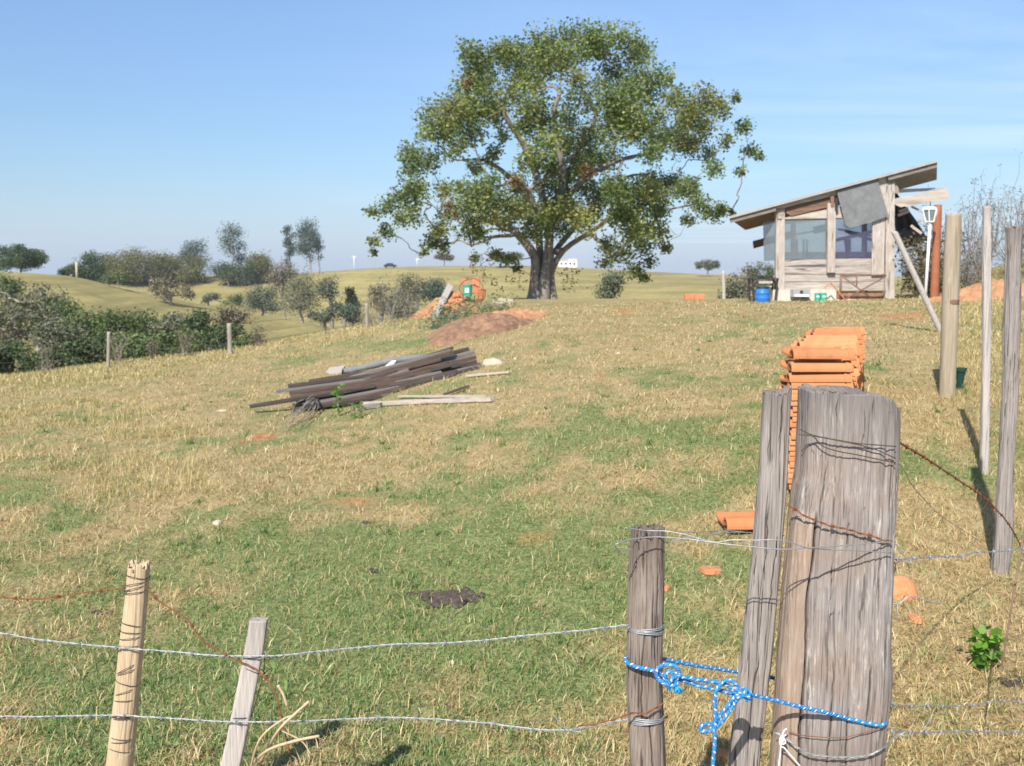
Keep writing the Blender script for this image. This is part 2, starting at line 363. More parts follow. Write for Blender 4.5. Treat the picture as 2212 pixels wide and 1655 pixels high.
M['grass'] = foliage('grass_blades', trans=.3, rough=.6)
M['leaf'] = foliage('leaves')
M['farleaf'] = foliage('far_leaves', trans=.2, rough=.8)
M['bark'] = wood('bark', (.09, .078, .066), (.21, .187, .165), (.37, .335, .30), .35, grain=(20, 20, 5), crack=.4)
M['palebark'] = wood('pale_bark', (.20, .175, .145), (.30, .265, .22), (.42, .38, .32), .3, grain=(12, 12, 4), crack=.2)
M['postgrey'] = wood('grey_post_wood', (.125, .108, .10), (.275, .243, .228), (.44, .405, .39), 1.0, grain=(150, 150, 5), crack=.6, lichen=.5, warm=(.24, .155, .105), flecks=True)
M['postslab'] = wood('grey_slab_wood', (.12, .10, .09), (.26, .23, .21), (.42, .38, .355), 1.0, grain=(170, 170, 4), crack=.85, lichen=.15)
M['postdark'] = wood('brown_post_wood', (.10, .075, .06), (.21, .165, .14), (.36, .31, .27), 1.0, grain=(170, 170, 5), crack=.85, lichen=.2, lcol=(.42, .38, .33))
M['posttan'] = wood('peeled_tan_wood', (.33, .235, .14), (.47, .355, .23), (.58, .47, .33), 1.0, grain=(110, 110, 3), crack=.12, bstr=.25)
M['lath'] = wood('pale_grey_lath', (.30, .26, .235), (.42, .38, .35), (.55, .51, .48), 1.0, grain=(150, 150, 3), crack=.5)
M['postolive'] = wood('treated_post_wood', (.23, .185, .125), (.33, .275, .20), (.42, .365, .28), 1.0, grain=(30, 30, 2), crack=.3, lichen=.2)
M['hutwood'] = wood('weathered_board', (.20, .17, .145), (.42, .375, .335), (.58, .54, .50), .55, grain=(26, 26, 3.2), crack=.7, warm=(.36, .27, .20))
M['hutboard'] = wood('weathered_plank', (.17, .14, .115), (.36, .315, .275), (.55, .50, .455), .5, grain=(22, 22, 2.2), crack=.8, along=0)
M['hutbeam'] = wood('sawn_beam', (.25, .205, .165), (.43, .375, .32), (.57, .52, .465), .55, grain=(22, 22, 2.2), crack=.35, along=0)
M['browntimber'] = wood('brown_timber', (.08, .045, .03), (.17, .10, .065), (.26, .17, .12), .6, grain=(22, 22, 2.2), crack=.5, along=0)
M['lumber'] = [wood('lumber_%s' % k, a, b, c, .8, grain=(40, 40, 2.4), crack=.5, along=0) for k, a, b, c in (
    ('charcoal', (.027, .022, .020), (.065, .054, .048), (.14, .12, .108)), ('brown', (.045, .03, .024), (.10, .068, .052), (.19, .14, .11)),
    ('grey', (.09, .08, .075), (.18, .16, .15), (.31, .28, .26)), ('rust', (.14, .07, .035), (.28, .15, .08), (.40, .25, .15)), ('pale', (.26, .21, .17), (.42, .36, .30), (.58, .52, .46)))]
M['steelwire'] = plain('galvanised_wire', (.36, .38, .40), .5, .35, 60, metal=.6)
M['darkwire'] = plain('dark_iron_wire', (.10, .085, .075), .6, .4, 60, metal=.5)
M['rustwire'] = plain('rusty_wire', (.22, .09, .045), .85, .5, 70, metal=.15)
M['clay'] = plain('terracotta', (.52, .225, .095), .9, .38, 8)
def claymat():
    m, t = newmat('terracotta_tiles'); oc = objc(t); rd = t.n('ShaderNodeObjectInfo').outputs['Random']
    n = t.noise(oc, 9, 5, .6); n2 = t.noise(t.n('ShaderNodeVectorMath', {0: oc, 1: t.n('ShaderNodeCombineXYZ', {0: t.math('MULTIPLY', rd, 37.0), 1: rd, 2: 0.0}).outputs[0]}, operation='ADD').outputs[0], 5, 6, .65)
    c = t.mix(rd, (.44, .17, .07), (.60, .27, .12)); c = t.mix(t.math('MULTIPLY', t.ramp(n, [(.35, (1, 1, 1)), (.6, (0, 0, 0))]), .4), c, (.36, .14, .06))
    c = t.mix(t.math('MULTIPLY', t.ramp(n2, [(.56, (0, 0, 0)), (.72, (1, 1, 1))]), .7), c, (.17, .10, .06))
    finish(t, c, .9, t.noise(oc, 90, 4, .6), .3, .003); return m
M['clay'] = claymat()
M['claydirty'] = plain('stained_terracotta', (.52, .22, .10), .9, .35, 10)
M['brick'] = plain('red_brick', (.50, .20, .10), .92, .3, 14)
M['earth'] = plain('red_earth', (.38, .20, .105), .98, .35, 3, bstr=.8)
M['darkearth'] = plain('brown_earth', (.24, .14, .085), .98, .65, 5, bstr=.8)
M['dung'] = plain('dung', (.085, .065, .055), .95, .5, 40, bstr=.8)
M['concrete'] = plain('limewashed_concrete', (.55, .50, .43), .9, .25, 5)
M['stone'] = plain('pale_stone', (.46, .40, .30), .9, .2, 20)
M['slab'] = plain('grey_cement_sheet', (.165, .17, .175), .85, .3, 5)
M['roofsheet'] = plain('fibre_cement', (.33, .31, .28), .9, .25, 3)
M['browngrey'] = wood('brown_grey_edge', (.12, .10, .085), (.20, .17, .15), (.29, .26, .23), .5, grain=(22, 22, 2.2), crack=.3, along=0)
M['soffit'] = wood('soffit_boards', (.14, .08, .045), (.24, .15, .09), (.34, .23, .15), .5, grain=(3, 26, 26), crack=.4, along=2)
M['tarp'] = plain('black_plastic', (.012, .013, .017), .35, .5, 5)
M['darkiron'] = plain('sooty_iron', (.035, .032, .03), .6, .4, 12)
M['rustframe'] = plain('rusty_iron', (.20, .12, .085), .8, .35, 20)
M['white'] = plain('white_paint', (.80, .80, .77), .5, .08, 8)
M['redpost'] = plain('red_oxide_post', (.30, .11, .055), .75, .25, 5)
M['blue'] = plain('blue_plastic', (.03, .17, .50), .4, .2, 5)
M['green'] = plain('green_tin', (.03, .34, .24), .5, .2, 12)
M['darkgreen'] = plain('dark_green_plastic', (.012, .05, .04), .5, .3, 20)
M['steel'] = plain('steel_panel', (.42, .43, .44), .4, .2, 9, metal=.5)
M['housewhite'] = plain('white_wall', (.78, .76, .72), .8, .08, 3)
M['housedark'] = plain('dark_opening', (.05, .06, .07), .4, .3, 3)
M['string'] = plain('white_string', (.72, .68, .70), .8, .15, 90)
M['tuft'] = plain('bright_blue_fibre', (.02, .34, .72), .7, .2, 50)
def glass(name, tint, alpha, rough=.06):
    m, t = newmat(name); n = t.noise(objc(t), 2.2, 4, .6)
    b = t.n('ShaderNodeBsdfPrincipled', {'Base Color': tint, 'Roughness': rough, 'Specular IOR Level': .8})
    tr = t.n('ShaderNodeBsdfTransparent', {'Color': (.86, .92, .94)})
    f = t.n('ShaderNodeMapRange', {'Value': n, 'From Min': .3, 'From Max': .7, 'To Min': alpha * .8, 'To Max': min(1, alpha * 1.2)}).outputs[0]
    mx = t.n('ShaderNodeMixShader', {0: f, 1: tr.outputs[0], 2: b.outputs[0]})
    t.n('ShaderNodeOutputMaterial', {'Surface': mx.outputs[0]}); return m
M['glass'] = glass('dusty_glass', (.20, .235, .255), .55)
M['glass2'] = glass('clear_glass', (.11, .11, .18), .42)
def ropemat():
    m, t = newmat('blue_rope'); a = t.n('ShaderNodeAttribute', attribute_name='along'); s = t.n('ShaderNodeSeparateColor', {0: a.outputs['Color']})
    u = t.math('MULTIPLY', s.outputs[0], 62.0); ph = t.math('FRACT', t.math('ADD', u, s.outputs[1]))
    ph2 = t.math('FRACT', t.math('ADD', t.math('MULTIPLY', u, 1.0), t.math('ADD', s.outputs[1], .5)))
    f = t.math('LESS_THAN', ph, .20); f2 = t.math('LESS_THAN', t.math('ABSOLUTE', t.math('SUBTRACT', ph, .20)), .06)
    q = t.math('LESS_THAN', t.math('FRACT', t.math('ADD', t.math('MULTIPLY', s.outputs[1], 3.0), t.math('MULTIPLY', u, .5))), .55)
    n = t.noise(objc(t), 160, 3, .6)
    c = t.ramp(n, [(.3, (.01, .14, .42)), (.7, (.03, .30, .66))])
    c = t.mix(t.math('MULTIPLY', f, q), c, (.80, .78, .80)); c = t.mix(t.math('MULTIPLY', t.math('MULTIPLY', f2, q), .75), c, (.75, .18, .12))
    w2 = t.n('ShaderNodeTexWave', {'Vector': t.n('ShaderNodeCombineXYZ', {0: t.math('ADD', t.math('MULTIPLY', s.outputs[0], 40.0), t.math('MULTIPLY', s.outputs[1], 1.0)), 1: 0.0, 2: 0.0}).outputs[0], 'Scale': 1.0})
    finish(t, c, .7, w2.outputs['Fac'], .6, .002); return m
M['rope'] = ropemat()

# ------------------------------------------------------------------ the ground sheet
def build_ground():
    Y = np.concatenate([np.linspace(-12, 2.4, 16), np.geomspace(2.5, 1500, 760)])
    a = np.concatenate([np.linspace(-1.7, -.62, 40)[:-1], np.linspace(-.62, .62, 560), np.linspace(.62, 1.7, 40)[1:]])
    W = np.where(Y < 3, 7.5, Y + 4.5)
    X = W[:, None] * a[None, :]; YY = np.repeat(Y[:, None], len(a), 1)
    Z = G(X, YY); gr, di = fields(X, YY, Z)
    far = np.clip((YY - 26) / 40, 0, 1)
    n, m = X.shape; idx = np.arange(n * m).reshape(n, m)
    Fq = np.stack([idx[:-1, :-1], idx[:-1, 1:], idx[1:, 1:], idx[1:, :-1]], -1).reshape(-1, 4)
    o = mk('ground', np.stack([X, YY, Z], -1).reshape(-1, 3), Fq, M['ground'], cols=np.stack([gr, di, far], -1).reshape(-1, 3))
    props(o, kind='structure')
build_ground()

# ------------------------------------------------------------------ grass
def blades(B, h, wd, lean, colr, name, label, bend=.5, flat=0.0):
    """B base points (n,3); one curved blade each"""
    n = len(B); az = rng.uniform(0, 2*np.pi, n); d = np.stack([np.cos(az), np.sin(az), np.zeros(n)], 1)
    sdv = np.stack([-np.sin(az), np.cos(az), np.zeros(n)], 1)
    tw = rng.uniform(-.9, .9, n)[:, None]; sdv = sdv * np.cos(tw) + d * np.sin(tw)
    l = lean[:, None]; up = np.array((0, 0, 1.)); h = h[:, None]; wd = wd[:, None]
    mid = B + h * .5 * (up * np.cos(l * .7) + d * np.sin(l * .7)); ld = np.clip(l * (1 + bend), 0, 1.75)
    tip = mid + h * .5 * (up * np.cos(ld) + d * np.sin(ld))
    V = np.stack([B - sdv * wd * .5, B + sdv * wd * .5, mid + sdv * wd * .42, mid - sdv * wd * .42, tip + sdv * wd * .12, tip - sdv * wd * .12], 1)
    i = np.arange(n)[:, None] * 6
    Fq = np.concatenate([i + np.array([[0, 1, 2, 3]]), i + np.array([[3, 2, 4, 5]])], 0)
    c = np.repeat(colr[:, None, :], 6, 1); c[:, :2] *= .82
    o = mk(name, V.reshape(-1, 3), Fq, M['grass'], cols=c.reshape(-1, 3)); props(o, label, 'grass', kind='stuff'); return o
def lerp(a, b, t): return a + (b - a) * t
def grass_col(gr, n):
    dryc = np.array([(.56, .43, .23), (.46, .34, .17), (.64, .52, .31), (.38, .26, .13), (.50, .41, .19)])
    grc = np.array([(.155, .25, .085), (.20, .30, .10), (.27, .325, .12), (.12, .195, .07), (.34, .38, .17)])
    isg = rng.random(n) < np.clip(gr * 1.0 + .05, 0, .85)
    c = np.where(isg[:, None], grc[rng.integers(0, 5, n)], dryc[rng.integers(0, 5, n)])
    return c * rng.uniform(.75, 1.2, n)[:, None], isg
def scatter(n, y0, y1, amax=.62, clump=.0, pw=1.0):
    """even on the screen-ish: log-spaced in depth"""
    Y = y0 * (y1 / y0) ** (rng.random(n) ** pw); a = rng.uniform(-amax, amax, n); X = a * Y
    return X, Y
def grass_field():
    # short pasture turf, in tufts
    nt = 50000; X, Y = scatter(nt, 2.4, 27, .60, pw=1.15); Z = G(X, Y); gr, di = fields(X, Y, Z)
    keep = rng.random(nt) > di * 1.1; X, Y, gr = X[keep], Y[keep], gr[keep]
    k = 7; n = len(X) * k; sp = (.018 + .0045 * Y)
    X = np.repeat(X, k) + rng.normal(0, 1, n) * np.repeat(sp, k); Y2 = np.repeat(Y, k) + rng.normal(0, 1, n) * np.repeat(sp, k) * 1.3
    grr = np.clip(np.repeat(gr + rng.uniform(-.35, .35, len(gr)), k), 0, 1); c, isg = grass_col(grr, n)
    h = rng.uniform(.013, .045, n) * (1 + .25 * (~isg)) * np.repeat(rng.uniform(.55, 1.45, len(gr)), k) * np.where(Y2 > 9, .85, 1)
    wd = np.maximum(.0040, Y2 * .00072) * rng.uniform(.6, 1.35, n); lean = rng.uniform(.3, 1.5, n)
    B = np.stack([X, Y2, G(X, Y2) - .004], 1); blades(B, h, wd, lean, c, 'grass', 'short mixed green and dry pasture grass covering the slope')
    # dry straws lying about and seed stalks
    nt = 16000; X, Y = scatter(nt, 2.3, 30, .62, pw=1.0); Z = G(X, Y); gr, di = fields(X, Y, Z)
    keep = (rng.random(nt) > gr * .75) & (fbm(X * .9, Y * .9, 55, 3) > .42); X, Y, gr = X[keep], Y[keep], gr[keep]; n = len(X)
    c = np.array([(.62, .50, .27), (.70, .58, .34), (.50, .37, .18)])[rng.integers(0, 3, n)] * rng.uniform(.8, 1.15, n)[:, None]
    h = rng.uniform(.05, .14, n); lean = np.where(rng.random(n) < .15, rng.uniform(.2, .8, n), rng.uniform(1.15, 1.55, n)); h = np.where(lean < .9, h * .6, h)
    wd = np.maximum(.0022, Y * .00060) * rng.uniform(.8, 1.3, n)
    B = np.stack([X, Y, G(X, Y) + .008], 1); blades(B, h, wd, lean, c, 'dry_straw', 'pale dry straws lying across the pasture', bend=.1)
    # coarser clumps
    nt = 520; X, Y = scatter(nt, 2.8, 13, .6); gr, di = fields(X, Y, G(X, Y)); k = 13; n = nt * k
    tone = np.repeat(rng.random(nt) < np.clip(gr * 1.3, .1, .85), k)
    X = np.repeat(X, k) + rng.normal(0, .018, n); Y2 = np.repeat(Y, k) + rng.normal(0, .018, n)
    c = np.where(tone[:, None], np.array([(.13, .24, .07), (.19, .31, .08), (.10, .18, .05)])[rng.integers(0, 3, n)], np.array([(.60, .48, .28), (.50, .38, .20), (.68, .56, .35)])[rng.integers(0, 3, n)]) * rng.uniform(.7, 1.2, n)[:, None]
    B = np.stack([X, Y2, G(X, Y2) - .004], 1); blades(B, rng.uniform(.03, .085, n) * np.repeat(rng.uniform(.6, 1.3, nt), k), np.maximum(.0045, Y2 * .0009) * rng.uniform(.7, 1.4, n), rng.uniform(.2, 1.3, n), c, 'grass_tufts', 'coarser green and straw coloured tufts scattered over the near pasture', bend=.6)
    # taller dry growth: left slope, crest, right bank
    nt = 30000; X, Y = scatter(nt, 5.5, 34, .62, pw=.8); Z = G(X, Y); px, py = project(X, Y, Z)
    wl = np.exp(-((px - 150) / 560)**2) * np.clip((1180 - py) / 120, 0, 1) + 1.2 * np.clip((px - 1950) / 120, 0, 1) + .8 * np.exp(-((py - 745 + (px - 500) * .1) / 30)**2) * (px < 1000)
    m = (fbm(X * 1.1, Y * 1.1, 77, 3) + rng.uniform(-.15, .15, nt) > .97 - .46 * wl) & ~((px > 480) & (px < 1080) & (py > 775) & (py < 930)); X, Y = X[m], Y[m]
    k = 5; n = len(X) * k; sp = .02 + .002 * Y
    X = np.repeat(X, k) + rng.normal(0, 1, n) * np.repeat(sp, k); Y2 = np.repeat(Y, k) + rng.normal(0, 1, n) * np.repeat(sp, k)
    c = np.array([(.55, .44, .22), (.46, .36, .17), (.62, .52, .29), (.34, .30, .11)])[rng.integers(0, 4, n)] * rng.uniform(.8, 1.15, n)[:, None]
    h = rng.uniform(.04, .13, n); wd = np.maximum(.003, Y2 * .00062); lean = rng.uniform(.1, 1.2, n)
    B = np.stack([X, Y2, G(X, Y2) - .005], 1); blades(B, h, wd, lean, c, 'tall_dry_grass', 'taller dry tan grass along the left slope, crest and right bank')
grass_field()

# ------------------------------------------------------------------ leaves, branches, trees
PAL = {
 'olive': [(.16, .21, .065), (.20, .245, .075), (.13, .175, .055), (.25, .27, .09), (.10, .14, .045), (.29, .30, .11)],
 'dark': [(.06, .095, .04), (.08, .12, .05), (.10, .14, .055), (.05, .075, .035)],
 'greygreen': [(.13, .145, .09), (.16, .175, .11), (.10, .115, .075), (.19, .20, .13)],
 'bamboo': [(.13, .13, .04), (.17, .165, .055), (.09, .10, .035), (.20, .19, .07)],
 'drygrey': [(.20, .17, .12), (.15, .13, .09), (.26, .22, .16), (.12, .12, .07)],
 'mid': [(.09, .135, .05), (.12, .165, .06), (.16, .20, .075), (.075, .105, .045)],
 'brown': [(.19, .12, .06), (.13, .085, .045), (.25, .17, .09)],
 'fresh': [(.13, .27, .035), (.19, .36, .05), (.09, .19, .03)],
 'bluegreen': [(.06, .095, .065), (.09, .125, .085), (.12, .16, .11), (.045, .07, .05)]}
def leafmesh(C, size, pal, name, parent=None, mat='leaf', org=None, jit=.25, asp=.55, droop=.0):
    n = len(C); size = np.broadcast_to(size, (n,)) * rng.uniform(.65, 1.3, n)
    d = rng.normal(0, 1, (n, 3)); d[:, 2] = d[:, 2] * .6 - droop; d /= np.linalg.norm(d, axis=1)[:, None]
    q = rng.normal(0, 1, (n, 3)); s = np.cross(d, q); s /= np.linalg.norm(s, axis=1)[:, None]
    nn = np.cross(d, s); s2 = size[:, None]
    V = np.stack([C - d * s2 * .5, C + s * s2 * asp * .5 + nn * s2 * .08, C + d * s2 * .5, C - s * s2 * asp * .5 + nn * s2 * .08], 1)
    Fq = (np.arange(n)[:, None] * 4 + np.array([[0, 1, 2, 3]]))
    p = np.array(PAL[pal]) if isinstance(pal, str) else np.array(pal)
    c = p[rng.integers(0, len(p), n)] * rng.uniform(1 - jit, 1 + jit, n)[:, None]
    return V.reshape(-1, 3), Fq, np.repeat(c[:, None, :], 4, 1).reshape(-1, 3)
def joinl(parts):
    V = []; Fq = []; c = []; o = 0
    for a, b, d in parts: V.append(a); Fq.append(b + o); c.append(d); o += len(a)
    return np.vstack(V), np.vstack(Fq), np.vstack(c)
class Skel:
    def __init__(s, root): s.p = [np.array(root, float)]; s.par = [-1]; s.w = [0.0]; s.fix = {}
    def add(s, pts, start, wt=0.0, rad=None):
        cur = start
        for k, q in enumerate(pts):
            s.p.append(np.array(q, float)); s.par.append(cur); s.w.append(0.0); cur = len(s.p) - 1
            if rad is not None: s.fix[cur] = rad[k]
        s.w[cur] += wt; return cur
    def near(s, q, rise=.5):
        A = np.array(s.p); d = A - q; dist = np.linalg.norm(d, axis=1) + rise * np.maximum(0, d[:, 2]) * 2.0
        return int(np.argmin(dist))
    def reach(s, q, wt=1.0, seg=3, jit=.12, rise=.5, sag=.0):
        i = s.near(q, rise); a = s.p[i]; L = np.linalg.norm(q - a); pts = []
        for k in range(1, seg + 1):
            t = k / seg; b = a + (q - a) * t
            if k < seg: b = b + rng.normal(0, 1, 3) * jit * L * .35 + np.array((0, 0, sag * L * math.sin(math.pi * t)))
            pts.append(b)
        return s.add(pts, i, wt)
    def mesh(s, r0, expo=.5, ns=7, rmin=.004):
        n = len(s.p); w = np.array(s.w, float)
        for i in range(n - 1, 0, -1): w[s.par[i]] += w[i]
        w = np.maximum(w, .25); tot = w[0]; rad = np.maximum(rmin, r0 * (w / tot) ** expo)
        for k, v in s.fix.items(): rad[k] = max(rad[k] * .0 + v, rmin)
        kids = {}
        for i in range(1, n): kids.setdefault(s.par[i], []).append(i)
        mb = MB(); st = [(0, None)]
        while st:
            i, pr = st.pop(); path = [i] if pr is None else [pr, i]
            while path[-1] in kids:
                ks = sorted(kids[path[-1]], key=lambda k: -w[k]); 
                for k in ks[1:]: st.append((k, path[-1]))
                path.append(ks[0])
            r = [rad[k] for k in path]
            if pr is not None: r[0] = r[1] * 1.05
            pts = [s.p[k] for k in path]
            if len(pts) > 1:
                pp = smoothpath(pts, 3); rr = np.interp(np.linspace(0, len(pts)-1, len(pp)), range(len(pts)), r)
                mb.tube(pp, rr, ns if max(r) > .03 else 4, cap=False)
        return mb
def blobleaves(bl, per, pal, size, sub=7, subr=.36, droop=0, asp=.55, jit=.25, rmax=.95):
    """bl: list of (centre, (rx,ry,rz)); returns leaf mesh data and the sub-clump centres"""
    parts = []; subs = []
    r_ref = max(float(q[1][0]) for q in bl)
    for c, r in bl:
        c = np.array(c); r = np.array(r, float); sb = []
        for _ in range(sub):
            v = rng.normal(0, 1, 3); v /= np.linalg.norm(v); sb.append(c + v * r * rng.uniform(.3, rmax))
        sb = np.array(sb); subs.append(sb); k = max(1, int(per / sub * min(1, (float(r[0]) / r_ref)**1.6 * 1.25)))
        C = np.repeat(sb, k, 0) + np.clip(rng.normal(0, 1, (len(sb) * k, 3)), -1.5, 1.5) * r * subr * .8
        pl = pal if isinstance(pal, str) or isinstance(pal[0], tuple) else pal[rng.integers(0, len(pal))]
        tone = rng.uniform(.8, 1.2); V, Fq, cc = leafmesh(C, size, pl, '', jit=jit, asp=asp, droop=droop); parts.append((V, Fq, cc * tone))
    return joinl(parts), subs

def simple_tree(name, label, cat, base, height, cw, cd, pal='mid', trunk='bark', tf=.3, nb=9, per=90, leaf=.25, group=None, shape='round', stems=1, tr=None, twigs=True, gap=.0, cbot=None, lean=(0, 0), sub=6, aspz=1.0, mat='farleaf', bare=0):
    """generic tree: Empty > trunk, crown. cw/cd crown half widths, tf where the crown starts"""
    base = np.array(base, float); root = empty(name, base, label, cat, group)
    z0, z1 = height * tf, height; cz = (z0 + z1) / 2; hz_ = (z1 - z0) / 2; bl = []
    for k in range(nb):
        for _ in range(60):
            v = rng.uniform(-1, 1, 3)
            q = np.linalg.norm(v)
            if shape == 'round' and q <= 1: break
            if shape == 'bush' and math.hypot(v[0], v[1]) <= 1 and v[2] < -.1 + 1.1 * math.sqrt(max(0, 1 - v[0]**2 - v[1]**2)): break
            if shape == 'dome' and q <= 1 and v[2] > -.35: break
            if shape == 'cone' and math.hypot(v[0], v[1]) < (1 - v[2]) / 2 * 1.0 + .05: break
            if shape == 'fan' and math.hypot(v[0], v[1]) < .45 + .5 * (v[2] + 1) / 2: break
        s = .85
        br = min(cw, max(hz_, .4 * cw)) * (.66 if nb < 9 else .56 if nb < 17 else .46)
        bl.append((base + np.array((v[0] * (cw - br * .5) + lean[0], v[1] * (cd - br * .6) + lean[1], cz + v[2] * max(hz_ - br * .42, .05))), (br * 1.1, br, min(br * .9, hz_ * .8) * aspz)))
    (V, Fq, cc), subs = blobleaves(bl, int(per * (2.0 if base[1] > 150 else 1.3)), pal, leaf * (.8 if base[1] > 150 else 1), sub=sub + 2, subr=.62, asp=.85)
    sk = Skel(base + np.array((0, 0, -.15))); tops = []
    for j in range(stems):
        ang = rng.uniform(0, 6.28); sp = 0 if stems == 1 else cw * .35
        top = base + np.array((lean[0] * .7 + math.cos(ang) * sp, lean[1] * .7 + math.sin(ang) * sp * .6, z0 + hz_ * .7))
        sk.add([base + (top - base) * t + rng.normal(0, 1, 3) * (.015 * height) * (0 < t < 1) for t in (.15, .4, .7, 1)], 0, .3)
    for b in sorted(range(len(bl)), key=lambda i: bl[i][0][2]):
        c = bl[b][0]; sk.reach(c, 1, 3)
        if twigs:
            for q in subs[b][:3]: sk.reach(q, .35, 2)
    for _ in range(bare):
        v = rng.normal(0, 1, 3); v /= np.linalg.norm(v); v[2] = abs(v[2]); sk.reach(base + np.array((v[0] * cw * 1.1, v[1] * cd, cz + v[2] * hz_ * 1.1)), .3, 3, .25)
    r0 = tr if tr else height * .035 
    sk.mesh(r0, .5, 7, rmin=max(.006, base[1] * .00022)).build('trunk', M[trunk], root, smooth=True)
    mk('crown', V, Fq, M[mat], root, cols=cc, smooth=False)
    return root

# the big fig tree on the crest --------------------------------------------------------
def big_tree():
    Y0 = 38.0
    def T(zx, zy, dy=0.0): return P(756.1 + zx * .41503, 43.2 + zy * .41503, Y0 + dy)
    sc_ = .41503 / F * Y0
    bx = T(1000, 1440); base = np.array((bx[0], Y0, g(bx[0], Y0)))
    root = empty('fig_tree', base, 'huge broad spreading green tree with a thick forked trunk on the crest', 'tree')
    B = """960,130,80 1060,120,80 1160,110,80 1260,115,80 1360,110,80 1450,130,80 1520,190,72 1560,270,76 640,190,72 740,190,66 840,185,78 930,220,80 600,350,78 700,300,80 690,400,80
 520,460,80 600,480,80 430,500,66 400,585,56 500,585,66 640,560,76 740,470,80 330,700,64 420,720,66 310,780,44 560,665,54 1100,220,80 1020,220,80 940,340,80 870,300,70 960,480,86
 1040,560,86 1120,640,80 1000,640,76 1200,420,70 1300,330,60 1400,250,78 1460,340,78 1560,380,78 1640,300,44 1380,430,76 1470,480,80 1300,560,86 1400,600,88 1500,560,80 1760,430,80
 1860,400,68 1930,460,58 1800,510,80 1680,430,60 1700,600,66 1640,640,66 1780,640,66 1850,560,58 2010,400,26 2050,560,42 2080,680,42 2130,705,26 1900,780,44 1870,700,46 2030,790,30
 1960,620,38 1560,680,56 1250,730,80 1340,740,76 1180,760,70 1060,760,76 1560,850,76 1660,860,74 1750,880,62 1820,950,54 1880,1010,54 1760,1040,38 1930,990,34 1990,1000,22
 1480,900,76 1390,900,76 1290,920,76 1580,930,76 1500,1000,76 1400,1010,66 1600,1010,56 1480,1080,74 1580,1090,60 1640,1180,38 1530,1170,54 1340,1180,56 1420,1210,56 1330,1260,36
 1480,1300,44 1530,1340,30 1560,1260,34 1180,1020,76 1260,1020,66 1080,1000,76 980,1000,76 1000,1080,60 1100,1090,50 940,1120,52 880,960,76 780,960,76 690,930,76 620,960,70 700,850,66
 640,1040,56 740,1040,56 820,1060,56 520,1010,56 460,1100,54 430,1160,52 480,1180,38 380,1220,22 360,900,64 280,930,58 200,965,48 120,1000,36 330,1000,62 260,1045,48 190,1110,44
 120,1150,30 120,1210,22 480,880,54 560,870,44 870,850,56 620,1110,48 680,1120,42 830,1250,40 760,1220,34 650,1235,28 870,1290,30 1240,170,60 1180,300,50 820,400,60 900,560,50
 790,590,50 740,700,50 650,770,44 1130,500,60 1230,640,70 1600,520,60 1090,880,60 1000,860,56 1200,860,66 920,740,56 1130,960,60"""
    bl = []; pxs = []
    for tok in B.split():
        zx, zy, r = map(float, tok.split(',')); e = min(1, (((zx - 1080) / 1050)**2 + ((zy - 650) / 640)**2))
        D = 5.2 * math.sqrt(max(.05, 1 - e)); dy = rng.uniform(-1, 1) * D
        if zy > 900 and 900 < zx < 1260: dy = -abs(dy) * .7
        rr = r * sc_; bl.append((T(zx, zy, dy), (rr, rr * 1.15, rr * .92))); pxs.append((zx, zy))
        if r > 60 and rng.random() < .45:      # depth: further clumps behind and in front of the same part of the crown
            dy2 = rng.uniform(-1, 1) * D; c = T(zx + rng.uniform(-40, 40), zy + rng.uniform(-30, 30), dy2); bl.append((c, (rr * .9, rr, rr * .85))); pxs.append((zx, zy))
    pal = ['olive', 'olive', 'olive', [(.15, .20, .065), (.18, .23, .075), (.12, .165, .055)], [(.25, .26, .085), (.30, .30, .10), (.20, .215, .07)], [(.12, .18, .065), (.15, .21, .075), (.20, .22, .11)]]
    (V, Fq, cc), subs = blobleaves(bl, 640, pal, .13, sub=13, subr=.54, droop=.2, asp=.62, rmax=1.02)
    brown = []
    for zx, zy, r in ((530, 980, 55), (610, 340, 26), (860, 850, 40), (1230, 790, 34)):
        c = T(zx, zy, -2.5); C = c + rng.normal(0, 1, (260, 3)) * r * sc_ * .5; brown.append(leafmesh(C, .13, 'brown', ''))
    V, Fq, cc = joinl([(V, Fq, cc)] + brown)
    sk = Skel(base + np.array((0, 0, -.3)))
    def limb(pts, rad, start=None):
        w_ = [T(*p) for p in pts]; i = sk.near(w_[0], .0) if start is None else start
        return sk.add(w_, i, 0, rad)
    # fluted trunk of several stems, then the great limbs
    a = limb([(965, 1440), (962, 1340), (962, 1240), (905, 1150), (850, 1100), (760, 1060), (640, 1020)], [.25, .20, .18, .17, .13, .09, .05], 0)
    b = limb([(1010, 1440, -.1), (1015, 1340, -.1), (1030, 1230, 0), (1040, 1100, 0), (1010, 950, 0), (960, 780, .5), (900, 640, .5), (820, 520, 0), (790, 440, 0)], [.28, .24, .22, .20, .19, .18, .16, .13, .08], 0)
    c = limb([(1035, 1400, .3), (1048, 1310, .3), (1110, 1200, .2), (1230, 1120, 0), (1340, 1040, -.5), (1470, 930, -.8)], [.22, .17, .14, .12, .10, .05], 0)
    d = limb([(980, 1430, .4), (985, 1300, .4), (985, 1150, .5), (950, 980, .6), (880, 880, .6), (820, 810, .3), (700, 730, 0), (560, 730, 0)], [.24, .20, .18, .16, .13, .13, .08, .04], 0)
    limb([(1030, 1120, .2), (1080, 960, .2), (1110, 800, .2), (1080, 640, 0), (1060, 480, 0), (1090, 380, 0), (1100, 280, 0)], [.22, .20, .18, .16, .13, .10, .05])
    limb([(1080, 1000, .3), (1150, 900, .6), (1250, 800, 1), (1400, 730, 1), (1560, 690, 1), (1700, 620, .5)], [.18, .16, .13, .11, .08, .04])
